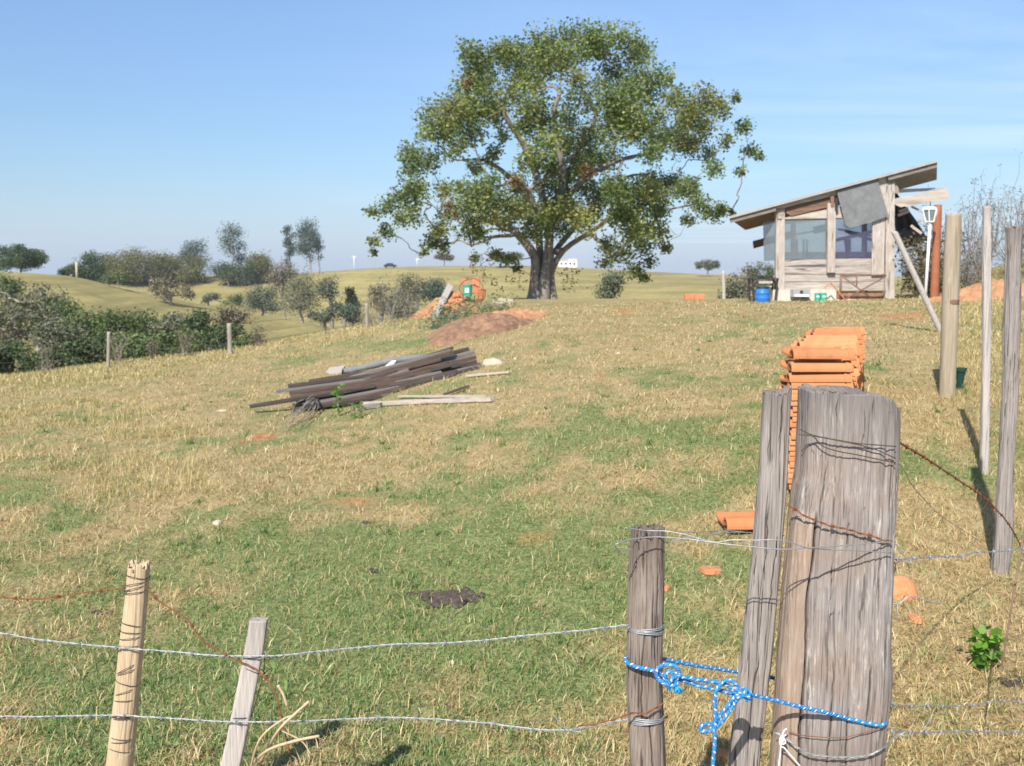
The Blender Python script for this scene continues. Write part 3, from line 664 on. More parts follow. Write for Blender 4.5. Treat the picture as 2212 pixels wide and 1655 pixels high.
    limb([(1060, 1050, .5), (1120, 850, 1.2), (1200, 650, 1.2), (1280, 500, 1), (1220, 380, .5), (1180, 280, .5)], [.17, .15, .13, .11, .08, .05])
    limb([(1070, 1200, .5), (1170, 1080, 1.5), (1300, 930, 2), (1430, 820, 2.2), (1560, 800, 2)], [.15, .13, .10, .07, .04])
    limb([(1010, 1060, -.2), (930, 900, -1), (860, 830, -1.8), (790, 860, -2), (650, 880, -2)], [.18, .14, .11, .07, .04])
    limb([(850, 1120, 0), (740, 1130, 0), (640, 1170, 0), (580, 1150, 0)], [.10, .08, .05, .03])
    order = sorted(range(len(bl)), key=lambda i: np.linalg.norm(bl[i][0] - T(1030, 1000, 0)))
    for i in order:
        e = sk.reach(bl[i][0], 1, 4, .22, .6, .05)
        for q in subs[i][:8]: sk.reach(q, .25, 2, .25, .3)
    # bare sprays low at the left and right of the trunk
    for zx, zy in ((700, 1330), (760, 1380), (820, 1340), (650, 1290), (1130, 1330), (1170, 1380), (1110, 1400), (1200, 1300), (880, 1400), (800, 1420), (2090, 600), (2040, 520), (1700, 1120)):
        sk.reach(T(zx, zy, rng.uniform(-1, 1)), .15, 4, .25, 0)
    
    for k in list(sk.fix)[6:]: sk.fix[k] *= .86 if sk.fix[k] > .2 else .78
    mb = sk.mesh(.25, .62, 9, rmin=.009)
    mb.tube(smoothpath([T(945, 1450, .1) + (0, 0, -.3), T(955, 1400, .1), T(962, 1300, .2), T(968, 1220, .2)], 4), np.interp(np.linspace(0, 1, 13), [0, .3, 1], [.27, .19, .11]), 9)
    mb.tube(smoothpath([T(1062, 1455, .1) + (0, 0, -.3), T(1050, 1400, .1), T(1045, 1300, .2), T(1050, 1200, .2)], 4), np.interp(np.linspace(0, 1, 13), [0, .3, 1], [.24, .16, .10]), 9)
    mb.build('trunk', M['bark'], root, smooth=True)
    mk('crown', V, Fq, M['leaf'], root, cols=cc, smooth=False)
    # thin low leafy twigs round the trunk
    C = np.vstack([T(zx, zy, rng.uniform(-1, 1)) + rng.normal(0, 1, (16, 3)) * .17 for zx, zy in ((700, 1340), (760, 1380), (820, 1330), (650, 1290), (1130, 1330), (1170, 1380), (1110, 1400), (1160, 1310), (880, 1390), (720, 1250), (800, 1420), (640, 1250), (1620, 1160), (2070, 610))])
    V2, F2, c2 = leafmesh(C, .13, 'brown', ''); mk('low_sprays', V2, F2, M['leaf'], root, cols=c2, smooth=False)
big_tree()

# skyline and valley trees -------------------------------------------------------------
def at(px, py_top, Y, py_base=None):
    """base on the terrain in the direction px at depth Y, height reaching py_top"""
    a, b = ray(px, py_top); x = a * Y; z = g(x, Y); return (x, Y, z), EYE + b * Y - z
def tree_px(name, label, cat, px, top, Y, wpx, pal, **kw):
    base, h = at(px, top, Y); m = Y / F; h = max(h, .6)
    if 'tfpx' in kw:
        kw['tf'] = min(.9, max(.02, 1 - (kw.pop('tfpx') - top) * m / h))
    if name in ('bushy_tree', 'bamboo_clump', 'low_bush', 'thicket_tree', 'grey_bush', 'green_bush', 'grey_shrub') and 'shape' not in kw and not kw.get('bare'): kw['shape'] = 'bush'; kw['tf'] = max(.02, kw.get('tf', .1) - .1)
    if name in ('bamboo_clump', 'low_bush', 'bushy_tree') and Y > 150: kw['tf'] = .02; kw['per'] = int(kw.get('per', 90) * 1.7)
    cw = wpx * m / 2 * 1.15; cd = kw.pop('cd', cw)
    return simple_tree(name, label, cat, base, h, cw, cd, pal, leaf=kw.pop('leaf', Y * .00135 + .06), **kw)
SK = 'trees along the far skyline'
tree_px('umbrella_tree', 'dark green dome shaped tree at the left edge of the skyline', 'tree', 42, 533, 158, 92, 'dark', tfpx=582, shape='bush', nb=34, per=200, group=SK)
tree_px('bushy_tree', 'dark bushy tree at the left end of the skyline grove', 'tree', 195, 549, 165, 62, 'dark', tfpx=592, nb=16, per=100, group=SK, trunk='bark')
tree_px('bushy_tree', 'low dark bush sloping down at the left foot of the skyline grove', 'bush', 158, 570, 165, 44, 'dark', tfpx=597, nb=10, per=90, group=SK)
tree_px('bushy_tree', 'dark round tree between the grove end and the bamboo', 'tree', 240, 546, 295, 60, 'dark', tfpx=592, nb=16, per=100, group=SK)
tree_px('bamboo_clump', 'wide olive bamboo clump in the middle of the skyline grove', 'bamboo', 293, 536, 293, 112, 'bamboo', tfpx=600, nb=44, per=120, stems=5, trunk='bark', group=SK)
tree_px('bamboo_clump', 'lower olive bamboo clump under the tall light tree', 'bamboo', 385, 545, 297, 110, 'bamboo', tfpx=600, nb=42, per=110, stems=5, group=SK)
tree_px('light_tree', 'tall light green tree rising at the right end of the grove', 'tree', 415, 513, 305, 58, 'bluegreen', tfpx=575, nb=20, per=90, group=SK)
tree_px('tall_eucalyptus', 'tall thin tree with bare pale trunk and tufted crown on the skyline', 'tree', 500, 482, 297, 44, 'bluegreen', tfpx=548, nb=15, per=70, trunk='palebark', tr=.3, group=SK, sub=4)
tree_px('slender_tree', 'slender drooping tree just right of the bare pale trunk', 'tree', 515, 520, 301, 30, 'bluegreen', tfpx=575, nb=10, per=50, trunk='palebark', tr=.16, group=SK)
tree_px('low_bush', 'low dark bush at the foot of the bare pale trunk', 'bush', 492, 566, 293, 66, 'dark', tfpx=590, nb=14, per=90, group=SK)
tree_px('bamboo_clump', 'round olive bamboo clump standing alone right of the tall thin tree', 'bamboo', 562, 545, 297, 58, 'bamboo', tfpx=596, nb=30, per=110, stems=4, group=SK)
tree_px('low_bush', 'small dark bush at the left side of the lone bamboo clump', 'bush', 537, 568, 293, 34, 'dark', tfpx=592, nb=8, per=80, group=SK)
tree_px('eucalyptus', 'narrower left eucalyptus of the tall skyline pair', 'tree', 624, 474, 325, 25, 'bluegreen', tfpx=584, nb=20, per=60, trunk='palebark', tr=.25, group=SK)
tree_px('eucalyptus', 'broad right eucalyptus of the tall skyline pair', 'tree', 668, 468, 325, 50, 'bluegreen', tfpx=568, nb=30, per=90, trunk='palebark', tr=.3, group=SK)
tree_px('eucalyptus', 'thin leafy eucalyptus stem at the right side of the tall pair', 'tree', 688, 498, 328, 18, 'bluegreen', tfpx=570, nb=9, per=40, trunk='palebark', tr=.15, group=SK)
tree_px('lone_tree', 'small grey tree alone on the far ridge under the big crown', 'tree', 960, 547, 316, 32, 'drygrey', tfpx=566, shape='dome', nb=14, per=80, group=SK)
tree_px('lone_tree', 'dark distant tree left of the big trunk on the ridge', 'tree', 1100, 545, 300, 70, 'dark', tfpx=572, shape='dome', nb=18, per=90, group=SK)
tree_px('lone_tree', 'pale green tree on the far ridge between big tree and hut', 'tree', 1530, 560, 300, 46, 'greygreen', tfpx=586, shape='dome', nb=18, per=80, group=SK)
tree_px('bushy_tree', 'grey green tree behind the hut seen left of its glass', 'tree', 1640, 568, 120, 78, 'greygreen', tfpx=600, nb=18, per=80, group='trees behind the hut')
tree_px('bushy_tree', 'small dark tree directly behind the hut corner post', 'tree', 1672, 570, 100, 30, 'mid', tfpx=612, nb=10, per=80, group='trees behind the hut')
tree_px('bushy_tree', 'dry grey bush left of the blue barrel behind the light post', 'bush', 1610, 592, 75, 90, 'drygrey', tfpx=645, nb=20, per=90, group='trees behind the hut')
tree_px('bushy_tree', 'olive scrub bush just right of the thin light post', 'bush', 1585, 600, 62, 50, 'greygreen', tfpx=648, nb=14, per=90, group='trees behind the hut')
tree_px('grey_shrub', 'tall grey green shrub behind the lowest right branches of the big tree', 'bush', 1322, 575, 62, 52, 'greygreen', tfpx=640, nb=16, per=100, group='valley trees')
VT = 'valley trees'
for row in (
 ('grey_bush', 'leafless grey bush on the spur below the bamboo', 'bush', 368, 600, 140, 96, 'drygrey', dict(tfpx=640, nb=18, per=80)),
 ('green_bush', 'small green bush on the spur under the skyline grove', 'bush', 255, 590, 150, 50, 'mid', dict(tfpx=612, nb=8, per=70)),
 ('valley_tree', 'low green tree at the left start of the valley row', 'tree', 450, 630, 175, 44, 'greygreen', dict(tfpx=656, nb=10, per=70)),
 ('valley_tree', 'rounded green tree second in the valley row', 'tree', 500, 634, 172, 48, 'mid', dict(tfpx=664, nb=10, per=70)),
 ('valley_tree', 'broad dark tree left of the tall grey valley tree', 'tree', 565, 618, 165, 80, 'bluegreen', dict(tfpx=680, nb=22, per=90)),
 ('tall_valley_tree', 'tallest grey valley tree with pale stem under the eucalyptus pair', 'tree', 612, 566, 160, 60, 'drygrey', dict(tfpx=640, nb=18, per=70, trunk='palebark', tr=.2, bare=8)),
 ('tall_valley_tree', 'full grey green valley tree right of the tallest one', 'tree', 648, 585, 158, 84, 'greygreen', dict(tfpx=685, nb=30, per=90, trunk='palebark', tr=.2)),
 ('valley_tree', 'round pale tree in the middle of the valley', 'tree', 715, 598, 150, 58, 'greygreen', dict(tfpx=650, nb=16, per=80)),
 ('conifer', 'dark pointed conifer standing in the valley', 'tree', 757, 604, 130, 28, [(.03, .045, .025), (.045, .06, .035)], dict(tfpx=665, shape='cone', nb=22, per=90)),
 ('valley_tree', 'grey shrub tree under the pointed conifer', 'tree', 745, 652, 115, 84, 'bluegreen', dict(tfpx=702, nb=20, per=90)),
 ('valley_tree', 'small dark bush low in the valley left of the conifer', 'bush', 700, 668, 118, 60, 'greygreen', dict(tfpx=700, nb=12, per=80)),
 ('valley_tree', 'tall loose brownish tree right of the conifer', 'tree', 822, 596, 140, 44, 'drygrey', dict(tfpx=680, nb=18, per=80, bare=5)),
 ('valley_tree', 'wide grey green tree behind the leaning board', 'tree', 900, 596, 145, 90, 'greygreen', dict(tfpx=660, nb=30, per=90)),
 ('valley_tree', 'grey green tree touching the top of the leaning board', 'tree', 948, 598, 138, 46, 'bluegreen', dict(tfpx=660, nb=16, per=90)),
 ('valley_tree', 'low green bushes filling below the brownish loose tree', 'bush', 862, 635, 120, 70, 'greygreen', dict(tfpx=690, nb=18, per=80))):
    nm, lb, ct, px, top, Y, wd, pal, kw = row
    tree_px(nm, lb, ct, px, top, Y, wd, pal, group=VT, **kw)
TH = 'thicket trees left of the slope'
for row in (
 ('thicket_tree', 'tall dark tree at the left edge above the thicket', 'tree', 15, 590, 62, 70, 'mid', dict(tfpx=670, nb=22, per=110)),
 ('thicket_tree', 'tall bare brownish tree above the left thicket', 'tree', 75, 612, 58, 130, [(.13, .14, .085), (.18, .16, .11), (.10, .12, .06)], dict(tfpx=700, nb=26, per=80, bare=12, trunk='palebark')),
 ('thicket_tree', 'dark leafy tree just right of the bare brownish one', 'tree', 128, 640, 56, 100, 'mid', dict(tfpx=720, nb=24, per=110)),
 ('thicket_tree', 'grey leafless tree with pale branches at the left edge', 'tree', 40, 655, 42, 150, [(.12, .135, .08), (.17, .155, .11), (.09, .11, .055)], dict(tfpx=760, nb=26, per=80, bare=20, trunk='palebark', tr=.13)),
 ('thicket_tree', 'grey green tree with several pale stems near the left edge', 'tree', 120, 690, 38, 110, 'greygreen', dict(tfpx=770, nb=22, per=90, bare=14, stems=3, trunk='palebark', tr=.1)),
 ('thicket_tree', 'bright green bush behind the grey stems', 'bush', 200, 665, 50, 90, 'mid', dict(tfpx=740, nb=24, per=120)),
 ('thicket_tree', 'dark green rounded bush above the first thin fence post', 'bush', 250, 672, 48, 90, [(.05, .085, .025), (.075, .12, .035), (.10, .15, .045)], dict(tfpx=745, nb=24, per=120)),
 ('thicket_tree', 'mid green bush in the centre of the thicket', 'bush', 312, 664, 52, 90, 'mid', dict(tfpx=740, nb=24, per=120)),
 ('thicket_tree', 'grey green loose bush right of the thicket centre', 'bush', 375, 672, 50, 80, 'greygreen', dict(tfpx=740, nb=22, per=100, bare=8)),
 ('thicket_tree', 'dark bush left of the crooked tree in the thicket', 'bush', 425, 672, 48, 64, 'dark', dict(tfpx=735, nb=20, per=110)),
 ('thicket_tree', 'crooked brownish tree above the grey fence post', 'tree', 500, 668, 44, 56, 'drygrey', dict(tfpx=715, nb=14, per=90, bare=10, cd=1)),
 ('thicket_tree', 'dark low bush behind the grey fence post', 'bush', 480, 700, 40, 90, 'dark', dict(tfpx=755, nb=20, per=100)),
 ('thicket_tree', 'dark bush at the right end of the thicket', 'bush', 535, 715, 38, 60, 'mid', dict(tfpx=745, nb=14, per=90)),
 ('thicket_tree', 'dark undergrowth bush left of the first thin fence post', 'bush', 190, 725, 36, 90, 'dark', dict(tfpx=790, nb=20, per=110)),
 ('thicket_tree', 'dark undergrowth bush right of the first thin fence post', 'bush', 290, 712, 38, 110, 'mid', dict(tfpx=780, nb=24, per=110)),
 ('thicket_tree', 'dense green undergrowth bush between the two distant posts', 'bush', 385, 712, 38, 110, 'mid', dict(tfpx=770, nb=24, per=110)),
 ('thicket_tree', 'dark undergrowth bush low at the left frame edge', 'bush', 20, 735, 34, 90, 'dark', dict(tfpx=800, nb=18, per=110)),
 ('thicket_tree', 'shaded undergrowth bush beneath the grey stems', 'bush', 100, 748, 33, 80, 'dark', dict(tfpx=800, nb=16, per=110))):
    nm, lb, ct, px, top, Y, wd, pal, kw = row
    tree_px(nm, lb, ct, px, top, Y, wd, pal, group=TH, mat='farleaf', **kw)

# dry stalks along the crest ------------------------------------------------------------
def shrub(name, label, cat, base, h, r, pal, n=500, leaf=.05, stems=9, trunk='bark', rad=.012, mat='leaf', spread=.7, group=None, jitter=.2):
    base = np.array(base, float); root = empty(name, base, label, cat, group); mb = MB(); tips = []
    for k in range(stems):
        a = rng.uniform(0, 6.28); e = rng.uniform(.2, 1) * spread; tip = base + np.array((math.cos(a) * r * e, math.sin(a) * r * e, h * rng.uniform(.6, 1)))
        m1 = base + (tip - base) * .45 + rng.normal(0, 1, 3) * .06 * h; pth = smoothpath([base - (0, 0, .05), base + (m1 - base) * .4, m1, tip], 4)
        mb.tube(pth, np.linspace(rad, rad * .3, len(pth)), 5, cap=False)
        for _ in range(4):
            t = rng.integers(len(pth) // 3, len(pth)); q = pth[t] + rng.normal(0, 1, 3) * r * .28; mb.tube([pth[t], (pth[t] + q) / 2 + rng.normal(0, 1, 3) * .02 * h, q], [rad * .4, rad * .3, rad * .2], 4, cap=False); tips.append(q)
        tips.append(tip)
    mb.build('stems', M[trunk], root, smooth=True); tips = np.array(tips)
    C = tips[rng.integers(0, len(tips), n)] + rng.normal(0, 1, (n, 3)) * r * jitter; C[:, 2] = np.maximum(C[:, 2], base[2] + .01)
    V, Fq, c = leafmesh(C, leaf, pal, ''); mk('foliage', V, Fq, M[mat], root, cols=c, smooth=False); return root
for i, (px, py, Y, h, lb) in enumerate(((845, 706, 24.5, 1.1, 'brown twiggy dry shrub left of the earth mound'), (880, 704, 25.5, .95, 'dry leafless shrub nearest the leaning board'),
      (800, 712, 25, .7, 'low dry shrub beside the pale stump on the crest'), (105, 800, 21, .75, 'clump of dry stalks on the left crest under the grey stems'),
      (258, 782, 22, .7, 'clump of dry stalks right of the first thin fence post'), (400, 766, 23, .6, 'low dry bush on the crest between the distant posts'),
      (330, 770, 23, .45, 'small dry bush on the crest near the thicket centre'), (560, 745, 24, .5, 'dry brown bush on the crest right of the grey post'))):
    b = P(px, py, Y); b[2] = g(b[0], b[1]); shrub('dry_shrub', lb, 'bush', b, h, h * .55, 'drygrey', n=420, leaf=.045, stems=9, trunk='palebark', rad=.009)
# behind the hut and on the right bank
b = P(1990, 640, 25.9); b[2] = g(b[0], b[1]); shrub('dry_shrub', 'brown dry shrub under the black sheet beside the hut', 'bush', b, 1.45, .8, [(.16, .13, .075), (.10, .085, .045), (.22, .18, .10), (.09, .10, .045)], n=2600, leaf=.09, stems=26, rad=.02, jitter=.15)
b = P(2030, 640, 27.5); b[2] = g(b[0], b[1]); shrub('dry_shrub', 'grey twiggy shrub behind the red post', 'bush', b, 1.9, .9, 'greygreen', n=1000, leaf=.09, stems=18, rad=.02)
for px, py, Y, h, r, lb in ((2090, 610, 27, 2.2, .9, 'thin half bare shrub between the cut post and the slender stake'), (2120, 600, 29, 3.0, .7, 'tallest thin bare shrub against the sky on the right bank'), (2190, 575, 28, 2.3, 1.2, 'bare branching shrub behind the tall grey post'), (2235, 570, 26, 2.4, 1.2, 'bare shrub at the right edge of the frame')):
    b = P(px, py, Y); b[2] = g(b[0], b[1]); shrub('bare_shrub', lb, 'bush', b, h, r, [(.13, .14, .10), (.17, .17, .12)], n=650, leaf=.05, stems=30, trunk='bark', rad=.016, spread=1.0, jitter=.07)

# ------------------------------------------------------------------ far things on the ridge
def far_post(px, top, bot, Y, r, lb, mat='stone', name='utility_pole', arms=False, cat='pole'):
    b = P(px, bot, Y); t = P(px, top, Y); gz = g(b[0], b[1]); h = t[2] - gz
    root = empty(name, (b[0], b[1], gz), lb, cat)
    MB().lathe((b[0], b[1], gz - .3), [(r, 0), (r * .95, .3 + h * .5), (r * .75, .3 + h)], 8).build('pole', M[mat], root, smooth=True)
    if arms: MB().box((b[0], b[1], gz + h - .5), 1.6, .12, .12).build('crossarm', M[mat], root)
    return root
far_post(362, 559, 604, 300, .42, 'pale square post in front of the bamboo on the skyline')
far_post(166, 566, 592, 155, .22, 'short pale post at the left end of the skyline grove')
far_post(765, 552, 582, 318, .11, 'faint white pole standing on the far ridge', 'white', arms=True)
far_post(901, 557, 575, 318, .11, 'second faint white pole on the ridge near the lone tree', 'white', arms=True)
def far_house():
    Y = 330; a = P(1207, 580, Y); b = P(1246, 580, Y); z = g(a[0], Y) - .5; w_ = b[0] - a[0]; zt = P(1207, 561, Y)[2]
    root = empty('white_house', ((a[0] + b[0]) / 2, Y, z), 'small white house with dark windows on the ridge behind the big trunk', 'house')
    cx = (a[0] + b[0]) / 2; h = zt - z
    MB().box((cx, Y + 2, z + h * .45), w_, 6, h * .9).build('wall', M['housewhite'], root)
    MB().box((cx + w_ * .25, Y + 2, z + h * .95), w_ * .45, 5, h * .2).build('upper_storey', M['housewhite'], root)
    for k in range(4): MB().box((cx - w_ * .36 + k * w_ * .24, Y - 1.03, z + h * .58), w_ * .1, .1, h * .2).build('window', M['housedark'], root)
    MB().box((cx, Y + 2, z + h * .91 + .02), w_ * 1.05, 6.4, .25).build('roof', M['concrete'], root)
far_house()
def far_car():
    Y = 318; c = P(843, 575, Y); z = g(c[0], Y); root = empty('parked_car', (c[0], Y, z), 'tiny dark vehicle parked on the far ridge', 'car')
    mb = MB(); x, y = c[0], Y
    mb.prism([(x-2.0, y-.8, z+.35), (x+2.0, y-.8, z+.35), (x+2.05, y-.8, z+.85), (x+1.2, y-.8, z+.95), (x+.7, y-.8, z+1.45), (x-1.0, y-.8, z+1.45), (x-1.6, y-.8, z+.95), (x-2.05, y-.8, z+.85)], (0, 1.6, 0)); mb.build('body', M['darkiron'], root)
    for dx in (-1.3, 1.3):
        t = MB().tube([(x+dx, y-.85, z+.32), (x+dx, y-.65, z+.32)], .33, 12); t.build('wheel', M['tarp'], root)
far_car()

# distant fence on the crest ------------------------------------------------------------
def round_post(name, lb, cat, px0, top, px1, bot, Y, wpx, mat, group=None, tilt_base=True, ns=40, rows=50, amp=.05, flat=1.0, rag=.012):
    """a post from (px0,top) to (px1,bot); wpx its width"""
    t = P(px0, top, Y); b = P(px1, bot, Y); r = wpx / 2 / F * Y; gz = g(b[0], b[1]) 
    d = (b - t) / abs(b[2] - t[2]); e = b + d * max(0, (b[2] - gz) + .12) if b[2] > gz - .1 else b
    ths = np.linspace(0, 2*np.pi, ns, endpoint=False); V = []; sd = rng.integers(0, 999)
    for i in range(rows):
        q = i / (rows - 1); c = e + (t - e) * q
        rr = r * (1 + amp * 1.3 * (fbm(np.cos(ths) * 2 + 5, np.sin(ths) * 2 + q * 3, sd, 3) - .5) + amp * (vn(ths * 7, q * 3 + ths * 0, sd) - .5))
        rr *= 1 + .12 * (vn(q * 4, sd, 7) - .5)
        cz = c[2] - (rag * fbm(ths * 3, ths * 0 + 1, sd, 3) if i == rows - 1 else 0)
        V.append(np.stack([c[0] + rr * np.cos(ths), c[1] + rr * flat * np.sin(ths), np.broadcast_to(cz, ths.shape)], 1))
    for k, s_ in enumerate((.8, .5, .2)):
        rr = r * s_; V.append(np.stack([t[0] + rr * np.cos(ths), t[1] + rr * flat * np.sin(ths), t[2] - rag * fbm(ths * 3, ths * 0 + k, sd, 3)], 1))
    n = rows + 3; V = np.vstack(V); Fc = [(i*ns+k, i*ns+(k+1) % ns, (i+1)*ns+(k+1) % ns, (i+1)*ns+k) for i in range(n-1) for k in range(ns)] + [tuple((n-1)*ns+k for k in range(ns))]
    o = mk(name, V, Fc, M[mat], org=(b[0], b[1], min(gz, b[2])), smooth=True); props(o, lb, cat, group); return o
CF = 'posts of the distant fence'
round_post('fence_post', 'thin pale fence post on the left crest before the green thicket', 'post', 235, 716, 234, 783, 20.5, 7.5, 'palebark', CF, ns=14, rows=12)
round_post('fence_post', 'thicker grey fence post on the crest under the crooked tree', 'post', 495, 698, 497, 752, 22, 10, 'palebark', CF, ns=14, rows=12)
round_post('fence_post', 'slim brown fence post on the crest below the conifer', 'post', 792, 655, 793, 712, 24, 7, 'palebark', CF, ns=12, rows=12)
round_post('fence_post', 'thin light post between the bricks and the blue barrel', 'post', 1563, 585, 1564, 644, 30, 7.5, 'lath', CF, ns=14, rows=12)
def thinwire(name, lb, pts, r, mat, group=None, sag=0):
    p = smoothpath(pts, 8); o = MB().tube(p, r, 5).build(name, M[mat], org=p[0], smooth=True); props(o, lb, 'wire', group); return o
for k, (dz, w_) in enumerate(((-4, 'top'), (20, 'middle'), (42, 'bottom'))):
    pts = [P(-60, 762 + dz - 18, 19.5), P(110, 738 + dz, 20), P(235, 722 + dz, 20.5), P(370, 712 + dz, 21.3), P(495, 704 + dz * .95, 22), P(640, 690 + dz * .8, 23), P(792, 664 + dz * .8, 24)]
    thinwire('fence_wire', '%s strand of the distant crest fence' % w_, pts, .004, 'darkwire', 'strands of the distant fence')

# ------------------------------------------------------------------ hut
def hut():
    Y = 26.0
    def H(zx, zy, y=Y): return P(1539.1 + zx * .24414, 324.0 + zy * .24414, y)
    c = H(1000, 1340); root = empty('wooden_hut', (c[0], Y, g(c[0], Y)), 'weathered grey timber hut with steep single pitch roof and glazed front', 'hut')
    def slabp(poly, name, mat, th=.05, y=Y):
        return MB().prism([H(*p, y) for p in poly], (0, th, 0)).build(name, M[mat], root)
    # roof
    A, B_, C_, D_ = H(150, 590, 25.78), H(1988, 92, 25.78), H(1985, 255, 28.3), H(290, 690, 28.3)
    for nm, mat, off, th in (('roof', 'roofsheet', 0, .045),):
        mb = MB(); n = 46; V = []
        for i in range(n + 1):
            t = i / n; p, q = A + (B_ - A) * t, D_ + (C_ - D_) * t
            V.append((p, q))
        # corrugated across the depth
        m_ = 60; top = []; bot = []
        for i in range(m_ + 1):
            s_ = i / m_; e = .018 * math.sin(i * math.pi * .5); p = A + (D_ - A) * s_ + np.array((0, 0, e)); q = B_ + (C_ - B_) * s_ + np.array((0, 0, e)); top += [p, q]; bot += [p - (0, 0, .02), q - (0, 0, .02)]
        Fc = []
        for i in range(m_): Fc += [(2*i, 2*i+1, 2*i+3, 2*i+2), (2*(m_+1)+2*i+2, 2*(m_+1)+2*i+3, 2*(m_+1)+2*i+1, 2*(m_+1)+2*i)]
        N = 2 * (m_ + 1)
        for i in range(m_): Fc += [(2*i, 2*i+2, N+2*i+2, N+2*i), (2*i+1, N+2*i+1, N+2*i+3, 2*i+3)]
        Fc += [(0, N, N+1, 1), (2*m_, 2*m_+1, N+2*m_+1, N+2*m_)]
        mb.add(top + bot, Fc); rf = mb.build('roof', M['roofsheet'], root)
    # boarded underside
    sd = np.array((0, .2, -.03))
    nbd = 11; mb = MB()
    for k in range(nbd):
        s0, s1 = k / nbd + .004, (k + 1) / nbd - .004
        p = [A + (D_ - A) * s0 + sd, B_ + (C_ - B_) * s0 + sd, B_ + (C_ - B_) * s1 + sd, A + (D_ - A) * s1 + sd]
        p = [v + np.array((.06 if i in (0, 3) else -.06, 0, 0)) for i, v in enumerate(p)]
        dz = -.025 * (k % 2) * .3
        mb.hexa([v + (0, 0, -.022 + dz) for v in p] + [v + (0, 0, dz) for v in p])
    mb.build('soffit', M['soffit'], root)
    mb = MB(); mb.prism([A + (0, 0, -.021), B_ + (0, 0, -.021), B_ + (0, 0, -.05), A + (0, 0, -.05)], (0, .03, 0)); mb.build('fascia', M['lath'], root)
    for x0_, x1_ in ((150, 562), (1545, 1986)):
        yy0, yy1 = 590 - .271 * (x0_ - 150), 590 - .271 * (x1_ - 150); p = [H(x0_ + 4, yy0 + 16, 25.84), H(x1_, yy1 + 16, 25.84), H(x1_, yy1 + 62, 25.84), H(x0_ + 14, yy0 + 56, 25.84)]
        MB().prism(p, (0, .05, 0)).build('edge_board', M['browngrey'], root)
    # posts
    slabp([(565, 480), (640, 462), (638, 1240), (560, 1240)], 'post', 'hutwood', .16)
    slabp([(1020, 470), (1092, 470), (1085, 1085), (1018, 1085)], 'post', 'hutwood', .10, Y - .07)
    slabp([(1420, 560), (1530, 560), (1515, 1105), (1408, 1105)], 'post', 'hutwood', .05, Y - .03)
    slabp([(1537, 300), (1612, 290), (1610, 1320), (1530, 1320)], 'post', 'hutwood', .18, Y - .04)
    slabp([(1470, 246), (1536, 240), (1534, 600), (1480, 600)], 'board', 'hutbeam', .04, Y - .035)
    slabp([(1535, 275), (1600, 262), (1645, 335), (1650, 380), (1535, 385)], 'post_head', 'palebark', .2, Y + .02)
    # rafter, dark boards, lintel
    slabp([(566, 488), (1096, 350), (1098, 398), (640, 512), (568, 520)], 'rafter', 'hutbeam', .1, Y - .05)
    slabp([(648, 520), (1045, 425), (1045, 500), (700, 585), (655, 560)], 'board', 'browntimber', .04, Y - .01)
    slabp([(935, 450), (1050, 425), (1068, 498), (945, 525)], 'board', 'lumberr', .03, Y - .045) if 'lumberr' in M else None
    slabp([(1045, 402), (1075, 395), (1078, 500), (1048, 505)], 'bracket', 'rustframe', .08, Y - .09)
    slabp([(1080, 425), (1108, 420), (1112, 535), (1085, 540)], 'bracket', 'darkiron', .05, Y - .09)
    slabp([(575, 525), (640, 515), (612, 610), (580, 610)], 'bracket', 'hutboard', .05, Y - .03)
    slabp([(640, 600), (1240, 480), (1420, 470), (1420, 600), (1095, 602), (640, 612)], 'lintel', 'hutbeam', .06, Y + .02)
    # leaning slab of cement sheet hung over the front
    o = slabp([(1100, 365), (1462, 258), (1557, 585), (1405, 640), (1218, 690), (1178, 664)], 'hanging_sheet', 'slab', .025, Y - .13); o['label'] = 'tilted grey sheet hung over the gable'
    # glass
    slabp([(640, 612), (1019, 602), (1019, 966), (640, 968)], 'window', 'glass', .008, Y + .06)
    slabp([(1088, 600), (1416, 600), (1412, 952), (1088, 958)], 'window', 'glass2', .008, Y + .06)
    o = MB().prism([H(447, 632, Y + .5), H(566, 625, Y + .05), H(568, 978, Y + .05), H(455, 984, Y + .5)], (.003, .008, 0)).build('window', M['glass'], root); o['label'] = 'loose glass sheet sticking out to the left'
    # boards of the front
    for k, (y0, y1, t) in enumerate(((962, 1028, .02), (1030, 1098, .0), (1100, 1163, .015), (1165, 1245, .03))):
        slabp([(638, y0 + 4), (1532, y0 - 4), (1532, y1 - 3), (638, y1 + 1)], 'wall_board', 'hutboard', .035, Y + .05 + t)
    # inside: back frame, counter, hanging shelf, rafters seen through the glass
    yb = Y + 2.2
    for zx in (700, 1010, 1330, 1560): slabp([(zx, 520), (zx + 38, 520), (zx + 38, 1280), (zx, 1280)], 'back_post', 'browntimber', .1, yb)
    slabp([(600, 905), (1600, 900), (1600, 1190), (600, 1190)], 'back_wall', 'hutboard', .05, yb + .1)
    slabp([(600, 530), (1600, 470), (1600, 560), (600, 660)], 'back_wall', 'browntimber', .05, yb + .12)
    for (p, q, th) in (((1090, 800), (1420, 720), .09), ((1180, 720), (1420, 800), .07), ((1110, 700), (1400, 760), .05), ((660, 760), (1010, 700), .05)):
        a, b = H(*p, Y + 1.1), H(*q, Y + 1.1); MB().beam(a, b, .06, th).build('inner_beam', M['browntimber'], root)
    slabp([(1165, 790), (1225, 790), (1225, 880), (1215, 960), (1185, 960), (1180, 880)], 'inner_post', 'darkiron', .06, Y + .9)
    slabp([(890, 680), (1020, 650), (1020, 720), (895, 745)], 'inner_board', 'hutbeam', .03, Y + 1.3)
